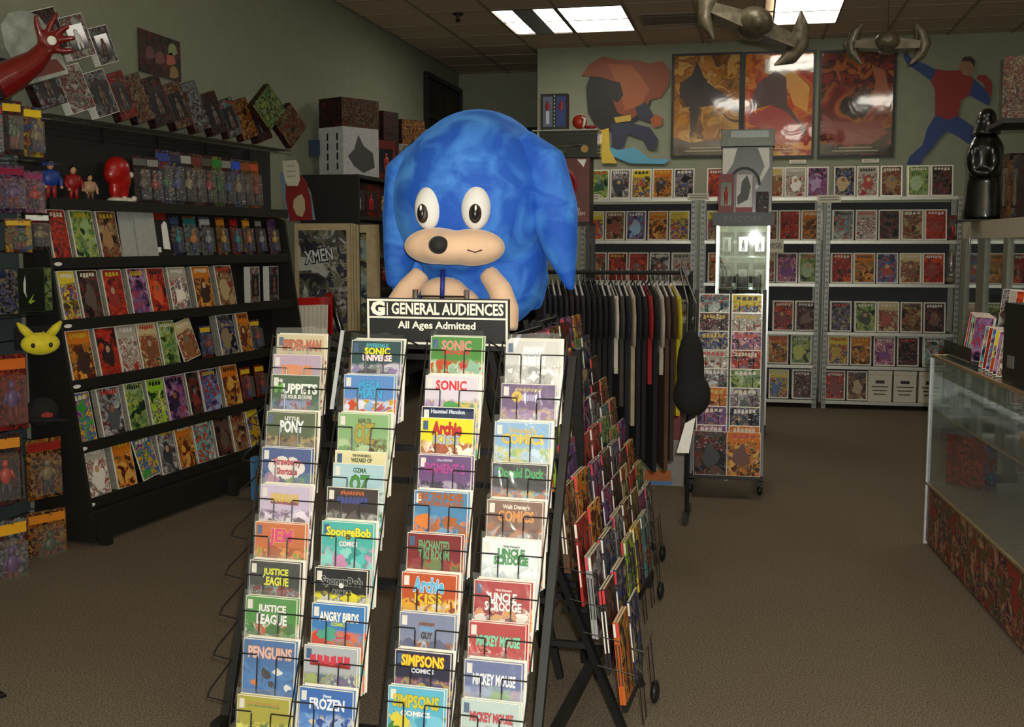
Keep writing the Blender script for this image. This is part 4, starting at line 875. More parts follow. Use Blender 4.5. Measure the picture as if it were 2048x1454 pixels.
tb = carton(TR((xa + Wt / 2 + .02, Yt + .06, zA + .002), 0), Wt * 1.0, .22, zB - zA - .002, 'green', 'wide flat box with purple ends on top of the statue box', name='flat_window_box', front=mat('olive_print', '4a5440', .3, coat=.9, var=.4, scale=20), side=flat('2c2050'))
MB().box(-.13, .16, -.004, -.0016, .07, .12).build('clear_window', mat('bright_window', 'a8b4b8', .1, coat=1), tb)

# ================================================================ SPINNER RACK (far)
Ysn = 6.95
xa = hY(1378, 900, Ysn).x; xb = hY(1528, 900, Ysn).x; Wn = xb - xa; znt = hY(1450, 582, Ysn + .2).z
t = thing('magazine_rack', 'black wire magazine rack with two columns of bagged comics mid aisle', 'rack', Matrix.Translation((xa, Ysn, 0)))
for x in (0, Wn / 2 - .012, Wn - .025): MB().bar((x + .0125, .075, .07), (x + .0125, .375, znt), .022).build('upright', black, t)
for x in (0, Wn - .03): MB().bar((x + .015, .02, .07), (x + .015, .55, .07), .03).build('foot', black, t)
MB().bar((0, .06, .10), (Wn, .06, .10), .02).build('cross_bar', black, t)
MB().box(.02, Wn - .02, -.10, .07, .118, .133).build('bottom_tray', black, t)
for x in (.01, Wn - .02): 
    for y in (.03, .5): MB().ell((x, y, .03), (.018, .03, .03), 12, 8).build('caster', black, t, smooth=True)
cols = [['teal', 'dark', 'navy', 'white', 'grey', 'orange', 'purple', 'pink'], ['yellow', 'white', 'pink', 'red', 'green', 'grey', 'navy', 'orange']]
xw = (Wn - .05) / 2
for c in range(2):
    for r in range(8):
        z = znt - .02 - r * (znt - .42) / 7.2; y = .30 * (z / znt) - .02
        w = .19; h = .275 if r < 7 else .25
        key = cols[c][r]; px = .03 + xw / 2 + c * xw; t3 = math.tan(R(3))
        comic(TR((xa + px, Ysn + y - h * t3, z - h), 0, 3), key, '%s bagged comic, %s from top in the %s column of magazine rack' % (DESC[key], ORD[r], ['left', 'right'][c]), 'bagged comics in the magazine rack', w, h, .005, .006)
        q = MB(); zz = z - .05; fy_ = lambda q_: y - (z - q_) * t3 - .0082; zl = z - h + .03
        q.tube([(px - xw / 2 + .004, fy_(zz), zz), (px - .045, fy_(zz), zz), (px - .045, fy_(zl), zl), (px + .045, fy_(zl), zl), (px + .045, fy_(zz), zz), (px + xw / 2 - .004, fy_(zz), zz)], .0018, 5)
        q.build('wire_pocket', wire, t)
for c, key in enumerate(('dark', 'orange')):
    comic(TR((xa + .03 + xw / 2 + c * xw, Ysn - .07, .135), 0, 3), key, ['large dark grey magazine at the bottom left of magazine rack', 'large orange and teal magazine at the bottom right of magazine rack'][c], 'large magazines at the rack bottom', .20, .27, .008, .002)

# ================================================================ CLOTHES RACK
Yk = 6.0
t = thing('clothes_rack', 'black clothes rail crowded with shirts in the middle of the shop', 'clothes rack', Matrix.Translation((0, Yk, 0)))
xL = hY(1075, 540, Yk).x; xR = hY(1368, 540, Yk).x; zr = hY(1290, 545, Yk).z
MB().tube([(xL, 0, zr), (xR, 0, zr)], .012, 8).build('rail', black, t)
for x in (xL, xR):
    xi = x + (-.02 if x == xL else .02)
    MB().tube([(xi, .30, .03), (xi, .30, zr), (xi, 0, zr)], .012, 8).build('upright', black, t); MB().bar((xi, .12, .03), (xi, .50, .03), .03).build('foot', black, t)
GI = [0]
def garment(px, color, label, L=.75, sleeve_l=.28, thick=.03, key='shirt', da=0, front=False):
    x = hY(1082, 600, Yk).x + .0292 * GI[0]; GI[0] += 1
    t = thing('hanging_shirt', label, 'shirt', TR((x, Yk, zr), 90 + da), 'shirts on the clothes rail')
    cl = mat('cloth_' + color, color, .9, var=.15, scale=18, bump=.4)
    hz = -.07
    n = 14; b = MB()
    # local x: width of the garment (towards/away camera), y thickness
    prof = [(-.05, 0), (-.12, -.02), (-.21, -.05), (-.225, -.12), (-.21, -.25), (-.215, -.45), (-.22, -L), (.22, -L), (.215, -.45), (.21, -.25), (.225, -.12), (.21, -.05), (.12, -.02), (.05, 0), (.0, -.03)]
    b.prism([(u, hz + v) for u, v in prof], -thick / 2, thick / 2)
    b.build('shirt_body', cl, t)
    for sd in (-1, 1):
        s_ = MB(); s_.tube([(sd * .20, 0, hz - .07), (sd * .24, .006, hz - .16), (sd * .235, .012, hz - sleeve_l)], [.045, .05, .055], 10)
        for i, v in enumerate(s_.v): s_.v[i] = (v[0], v[1] * .22 , v[2])
        s_.build('sleeve', cl, t, smooth=True)
    h = MB(); h.tube([(-.20, 0, hz - .045), (-.05, 0, hz + .012), (0, 0, hz + .03), (.05, 0, hz + .012), (.20, 0, hz - .045)], .005, 6)
    h.tube([(0, 0, hz + .03), (0, 0, -.030), (.010, 0, -.019), (.0165, 0, -.006), (.0155, 0, .007), (.008, 0, .0155), (-.004, 0, .0168), (-.013, 0, .011)], .0022, 6); h.build('hanger', wire if random.random() < .5 else mat('clear_hanger', 'a8a8a8', .2), t, smooth=True)
    return t
gar = [(1082, '20243a', .40), (1092, '14161e', .42), (1103, '1a1c2c', .45), (1114, '121212', .5), (1124, '22202a', .5), (1135, '2a1c1c', .55), (1147, '1c161c', .6), (1158, '2a2028', .6), (1170, '141414', .7), (1182, '100f10', .75), (1194, '161412', .8), (1206, '121010', .85),
       (1218, '141418', .9), (1229, 'b8b2a4', .42), (1243, '3a342e', .62), (1257, '14161c', .8), (1270, '9a8c74', .72), (1284, '121218', .92), (1296, '1a0f10', .9), (1305, '8a1418', .5), (1314, '101014', .96), (1325, 'a09888', .34), (1334, '4a3424', .95), (1345, '3a281c', .9), (1356, 'b8a81c', .66)]
names = {'b8b2a4': 'white', '3a342e': 'grey brown', '9a8c74': 'beige', '8a1418': 'bright red', 'a09888': 'light grey', '4a3424': 'brown', '3a281c': 'dark brown', 'b8a81c': 'yellow'}
for n, (px, c, L) in enumerate(gar):
    nm = names.get(c, 'black' if n % 3 == 0 else ('dark navy' if n % 3 == 1 else 'charcoal'))
    num = ORD[n] if n < 13 else ORD[24 - n] if 24 - n < 13 else 'middle'
    side = 'left' if n < 13 else 'right'
    garment(px, c, '%s shirt hanging edge on, %s from the %s end of clothes rail' % (nm, num, side), L, .26 if c not in ('9a8c74', 'a09888') else .30, .02, da=15)
# bag at the rail end
YBG = Yk - .40
p = hY(1384, 560, YBG)
t = thing('black_shoulder_bag', 'black cloth bag hanging by long straps at the clothes rail end', 'bag', Matrix.Translation((p.x, YBG, 0)))
zt_ = hY(1380, 690, YBG).z; zb_ = hY(1380, 825, YBG).z; xe = xR - .022 - p.x
b = MB(); b.ell((0, 0, (zt_ + zb_) / 2 + .05), (.07, .06, .20), 16, 12); b.ell((.01, 0, zb_ + .09), (.095, .07, .11), 16, 12)
link(remesh(b, .012, mat('black_cloth', '12110f', .9, bump=.5), 'bag_body'), 'bag_body', t)
MB().tube([(-.02, 0, zt_), (-.02, .05, zt_ + .2), (xe, .385, zr + .028)], .006, 6).build('strap', black, t); MB().tube([(.02, 0, zt_), (.02, .06, zt_ + .2), (xe + .013, .385, zr + .028)], .006, 6).build('strap', black, t)
MB().tube([(-.03, 0, zb_), (-.03, -.02, zb_ - .14)], .003, 5).build('tag_string', black, t); MB().prism([(-.06, zb_ - .2), (.0, zb_ - .2), (.03, zb_ - .02), (-.02, zb_ - .05)], -.03, -.027).build('white_tag', paper, t)
# dangling red white box low behind
p = hZ(1345, 972, 0.0)
t = carton(TR((p.x - .06, p.y, 0), 0), .26, .2, .52, 'grey', 'grey carton with red flap and small orange print near the floor', name='floor_carton', front=mat('grey_carton', '8a8680', .6), side=mat('grey_carton', '8a8680', .6))
MB().box(-.12, .05, -.004, -.0018, .03, .10).build('orange_print', flat('a85a1c'), t); MB().box(-.12, .06, -.004, -.0018, .005, .028).build('blue_print', flat('4a7ab0'), t); MB().box(.02, .13, -.004, -.0018, .3, .5).build('red_print', flat('6a1c1c'), t)
# blue blister on the floor behind the front rack
p = hZ(520, 1000, 0) + Vector((.06, 0, 0))
t = thing('blue_round_pack', 'blue toy pack with round orange window on the floor by gondola', 'toy pack', TR((p.x, p.y, 0), 10, 0))
MB().box(-.11, .11, 0, .07, 0.0, .26).build('carton', flat('4a82b8'), t); MB().lathe([(.09, 0), (.08, .02)], 20, M=Matrix.Translation((.01, 0, .15)) @ Matrix.Rotation(R(90), 4, 'X')).build('round_window', small('orange'), t); MB().box(-.07, -.01, -.004, -.0002, .02, .05).build('red_badge', flat('a83a2c'), t)
# long shelf counter under clothes rack (small white cabinet at 1370-1390)
p = hY(1388, 640, 9.6)
t = thing('low_grey_cabinet', 'low grey cabinet with light top in front of left back bay', 'cabinet', Matrix.Translation((p.x - .35, 9.6, 0)))
MB().box(0, .33, 0, .4, 0, p.z - .03).build('cabinet_body', mat('cab_grey', '6a7070', .5), t); MB().box(-.01, .34, -.01, .41, p.z - .03, p.z).build('cabinet_top', lip, t); MB().box(.02, .31, -.006, 0, .05, p.z - .06).build('cabinet_door', mat('cab_door', '565c5e', .5), t)

# ================================================================ RIGHT : GLASS COUNTER
fnear = Vector((1.09, 3.75, 0)); ffar = Vector((.917, 6.03, 0)); cd = (fnear - ffar).normalized(); CA = math.degrees(math.atan2(cd.y, cd.x))
# local x from far to near corner, -y out to the left(aisle)
Mc = Matrix.Translation(ffar) @ Matrix.Rotation(math.atan2(cd.y, cd.x), 4, 'Z')
CL = 2.6; CH = .985; CB = .325; CD = .5
t = thing('glass_counter', 'long glass display counter with collage printed base, right side', 'counter', Mc)
gold = mat('brass_trim', 'b8a27a', .35, metal=.7); white = mat('white_metal', 'c8cdd0', .35, metal=.2)
MB().box(0, CL, .0, CD, .02, CB - .012).build('base_cabinet', blackm, t)
q = MB(); q.box(.02, CL - .02, -.003, -.0005, .02, CB - .014); q.build('printed_panel', art('collage_print', ['4a1c18', '8a2a20', '2a3a2a', '6a5a2c', '30283c', 'a87a5a'], None, .9, coat=.3, bump=0), t)
MB().box(0, CL, -.012, CD, CB - .011, CB).build('glass_floor_trim', gold, t)
MB().box(.0, .022, -.008, CD, 0.0, CH - .01).build('end_frame', white, t) if False else None
q = MB(); q.box(0, .018, -.012, .006, 0, CH); q.box(0, .018, CD - .018, CD, 0, CH); q.build('corner_post', white, t)
q = MB(); q.box(.018, CL, -.012, .004, CH - .014, CH); q.box(.018, CL, CD - .014, CD, CH - .014, CH); q.box(0, .018, .006, CD - .018, CH - .014, CH); q.build('top_rail', gold, t)
MB().box(.018, CL, -.006, -.002, CB, CH - .014).build('front_glass', clear('counter_glass', (.95, .98, .97), .015, .03, ior=1.12, film=.03), t)
MB().box(.004, .008, .006, CD - .018, CB, CH - .014).build('end_glass', glass, t)
MB().box(.018, CL, .005, CD - .02, CH - .008, CH - .002).build('top_glass', glass, t)
zsg = CB + (CH - CB) * .52
MB().box(.02, CL, .001, CD - .02, CB + .0005, CB + .006).build('display_floor', mat('counter_deck', '6a6054', .5, var=.2), t)
MB().box(.02, CL * .98, .06, CD - .05, zsg, zsg + .007).build('glass_shelf', clear('shelf_glass', (.85, .92, .9), .1, .03), t)
MB().box(.02, CL, .055, .0595, zsg - .001, zsg + .008).build('shelf_edge', gold, t)
MB().box(.02, CL, CD - .019, CD - .015, CB, CH - .02).build('back_door', mat('counter_back', '66716c', .4), t)
carton(Mc @ TR((.16, .14, CB + .008), 40, 0), .22, .10, .26, 'blue', 'blue and red boxed toy standing inside the glass counter', side=small('blue'), front=small('red'), name='boxed_toy')
# displays on the counter top
def onc(x, y, a=0, z=0, lean=0): return Mc @ TR((x, y, CH + .001 + z), a, lean)
t = thing('comic_display_stand', 'dark acrylic stand of small pouches on the far end of counter', 'display stand', onc(.32, .12, 0))
smoke = clear('smoke_acrylic', (.35, .34, .33), .06, .08)
MB().box(-.25, .25, -.08, .12, 0, .01).build('stand_base', black, t); MB().box(-.25, .25, -.084, -.08, 0, .08).build('front_panel', smoke, t); MB().box(-.25, .25, .12, .124, 0, .13).build('back_panel', smoke, t)
for n in range(7):
    key = ['white', 'red', 'teal', 'blue', 'orange', 'green', 'purple'][n]
    comic(onc(.12 + n * .062, .16 - .012 * n, 38 + 4 * (n % 2), .012, 14), key, '%s card pouch, %s from far end in the counter stand' % (DESC[key], ORD[n]), 'card pouches in the counter stand', .10, .21, .014, .002, name='card_pouch', cat='pouch')
for n in range(5):
    key = ['grey', 'white', 'red', 'tan', 'pink'][n]
    comic(onc(.14 + n * .11, .315, 38, .137, 10), key, '%s card pouch in the raised rear row on counter, %s from far end' % (DESC[key], ORD[n]), 'rear row pouches on the counter', .10, .20, .014, .003, name='card_pouch', cat='pouch')
MB().box(-.18, .50, .225, .36, .0, .135, M=Matrix.Identity(4)).build('riser_block', blackm, tags(thing('counter_riser', 'black riser block under the rear row of pouches on counter', 'riser', onc(.25, .03)), 'black riser block under the rear row of pouches on counter', 'riser'))
for n in range(6):
    key = ['teal', 'red', 'blue', 'yellow', 'purple', 'white'][n]
    comic(onc(.66 + n * .075, .10 - .006 * n, 42, .0, 14), key, '%s card pouch in the front row on counter, %s from the stand' % (DESC[key], ORD[n]), 'front row pouches on the counter', .11, .19, .012, .003, name='card_pouch', cat='pouch')
t = thing('black_display_box', 'large black display box on the counter near the right edge', 'box', onc(1.42, .05, 6))
MB().box(-.30, .55, 0, .26, 0, .32).build('box_body', mat('charcoal_box', '1e1b18', .4, coat=.3), t); MB().box(-.06, -.055, -.002, 0, .02, .3).build('edge_line', flat('8a8070'), t); MB().box(-.25, -.19, -.003, -.0005, .06, .11).build('small_print', flat('6a6660'), t)
for n in range(4):
    carton(onc(1.22 + n * .16, .16, 30, .325), .13, .1, .14 + .03 * (n % 2), ['orange', 'white', 'dark', 'red'][n], '%s small box on the black counter display box, %s from far end' % (['orange green', 'white', 'dark', 'red'][n], ORD[n]), 'small boxes on the black display box')
# ================================================================ RIGHT : CREAM GLASS CABINET
Xc = hY(1926, 445, 9.3).x
t = thing('cream_wall_cabinet', 'cream topped glass fronted cabinet along the right wall', 'cabinet', Matrix.Translation((Xc, 9.3, 0)))
cream = mat('cream_laminate', 'b8b096', .5, var=.05)
ztop = hY(1926, 445, 9.3).z; zbb = hY(1926, 477, 9.3).z; Lc = 4.2
MB().box(0, .55, -Lc, 0, zbb, ztop).build('top_band', cream, t)
for y in (-.16, -.75, -.88, -1.6, -2.3, -3.1, -3.9): MB().box(0, .04, y, y + .13, .05, zbb).build('front_post', mat('cabinet_post', '767868', .5), t)
MB().box(.50, .55, -Lc, 0, .05, zbb).build('cabinet_back', mat('cabinet_back', '2c2e28', .6), t); MB().box(0, .55, -Lc, 0, 0, .05).build('cabinet_base', blackm, t); MB().box(.0, .55, -.02, 0.0, .05, zbb).build('end_board', mat('cabinet_post', '767868', .5), t)
for z in (.497, .897, 1.247): MB().box(.05, .5, -Lc + .02, -.03, z, z + .015).build('shelf', mat('shelf_grey', '80806c', .5), t)
MB().box(.018, .022, -Lc, -.17, .05, zbb).build('front_glass', glass, t)
for n in range(9):
    carton(TR((Xc + .16, 9.0 - n * .30, [.915, 1.265][n % 2]), -90), .16, .12, .2 if n % 2 else .24, ['brown', 'grey', 'dark'][n % 3], '%s boxed figure inside the cream cabinet, %s from the back wall' % (['brown', 'grey', 'dark'][n % 3], ORD[n]), 'boxes inside the cream cabinet', window=True, wincol='9a927e')
# statue and boxes on top
zc = ztop + .001
vp = hY(1968, 430, 9.0)
sx = hY(1966, 430, 8.75).x
t = thing('dark_cloaked_statue', 'tall dark cloaked statue with smooth helmet on the cream cabinet', 'statue', TR((sx, 8.75, zc), -20))
dkg = mat('statue_gloss', '0f0d0c', .3, coat=.6, var=.3)
b = MB(); b.lathe([(.145, 0.014), (.14, .08), (.115, .30), (.125, .45), (.125, .53), (.085, .60), (.05, .64)], 18, M=Matrix.Scale(.72, 4, (0, 1, 0))); b.ell((-.07, -.07, .44), (.05, .045, .11), 12, 8); b.ell((.07, -.07, .44), (.05, .045, .11), 12, 8); b.ell((0, -.09, .34), (.09, .03, .03), 12, 8); b.tube([(-.1, -.03, .02), (-.09, -.04, .3)], [.035, .02], 8); b.tube([(.1, -.03, .02), (.09, -.04, .3)], [.035, .02], 8)
link(remesh(b, .014, dkg, 'cloak'), 'cloak', t)
b = MB(); b.ell((0, 0, .73), (.066, .072, .075), 16, 10); b.lathe([(.10, .615), (.098, .63), (.075, .69), (.062, .74)], 16); link(remesh(b, .008, dkg, 'helmet'), 'helmet', t)
MB().box(-.2, .2, -.14, .2, -.0, .012).build('statue_base', black, t)
for n, (y, w, h, key, d) in enumerate([(8.35, .12, .45, 'brown', .1), (8.2, .1, .40, 'orange', .1), (8.02, .14, .42, 'navy', .1), (7.8, .2, .40, 'dark', .2), (7.5, .2, .6, 'brown', .2), (7.2, .24, .66, 'navy', .2), (6.9, .22, .7, 'dark', .2)]):
    carton(TR((Xc + .1, y, zc), -80), w, d, h, key, '%s upright carton on top of the cream cabinet, %s from the statue' % (DESC[key], ORD[n]), 'cartons on top of the cream cabinet', window=(n % 2 == 0), wincol='6a5a40')
# dark picture box high at right
p = hY(2010, 100, 8.1)
t = thing('dark_wall_shelf', 'black shelf of dark framed boxes high on the right side', 'shelf', Matrix.Translation((p.x - .02, 8.0, 0)))
zt0 = hY(1990, 243, 8.0).z
MB().box(-.03, .9, -.2, .3, zt0 - .03, zt0).build('shelf_board', blackm, t); MB().box(.85, .88, -.2, .3, 0, zt0 - .03).build('shelf_support', blackm, t)
for n, (x, h, key) in enumerate([(.0, .42, 'brown'), (.22, .55, 'dark'), (.45, .6, 'dark')]):
    carton(TR((p.x + .07 + x, 8.02, zt0 + .001), -12), .18, .2, h, key, '%s tall box on the high right shelf, %s from its left' % (DESC[key], ORD[n]), 'boxes on the high right shelf', window=(n == 1), wincol='a89a70')
# ================================================================ FRONT RACK
D = ray(1634, 485); D.z = 0; D.normalize(); Lr = Vector((D.y, -D.x, 0)); RA = -math.degrees(math.atan2(D.x, D.y))
zT, dT, zB_, dB = 1.27, 3.35, .37, 2.95
lean = math.degrees(math.atan2(dT - dB, zT - zB_))
Nf = (-D * math.cos(R(lean)) + Vector((0, 0, 1)) * math.sin(R(lean))); Pf = D * dT + Vector((0, 0, zT))
def rf(px, py, off=0): return hitp(px, py, Pf + Nf * off, Nf)
rack = thing('comic_rack', 'tall black wire A-frame comic rack in the foreground under blue plush', 'rack', Matrix.Rotation(R(RA), 4, 'Z'))
Mr = rack.matrix_basis.copy(); Mri = Mr.inverted()
def rl(p): return Mri @ p     # to rack-local (x right, y depth)
def planey(z): return dT - (zT - z) * math.tan(R(lean))
lt = rl(rf(560, 668)); rtp = rl(rf(1130, 685)); lb = rl(rf(485, 1388)); rb_ = rl(rf(1062, 1400))
c12 = [rl(rf(562, 668)).x, rl(rf(712, 680)).x, rl(rf(863, 668)).x, rl(rf(1012, 678)).x]
print('rack', lt, rtp, lb, rb_, lean, c12)
x0r = lt.x - .02; x1r = rtp.x + .02; xm = (rl(rf(826, 690)).x + rl(rf(862, 690)).x) / 2
def upright(x, name='upright', y_off=.05, z1=1.20, w=.024):
    MB().bar((x, planey(.06) + y_off, .06), (x, planey(z1) + y_off, z1), w, .025).build(name, black, rack)
for x in (x0r, xm, x1r): upright(x, y_off=.05 if x == x1r else .135)
for z in (.12, .5, .9, 1.18): MB().bar((x0r, planey(z) + .135, z), (x1r if z < 1 else xm, planey(z) + .135, z), .018).build('cross_bar', black, rack)
for z in (.12, .5, .9): MB().bar((x1r, planey(z) + .05, z), (x1r, planey(z) + .135, z), .016).build('cross_tie', black, rack)
colors = dict(w='f0ece0')
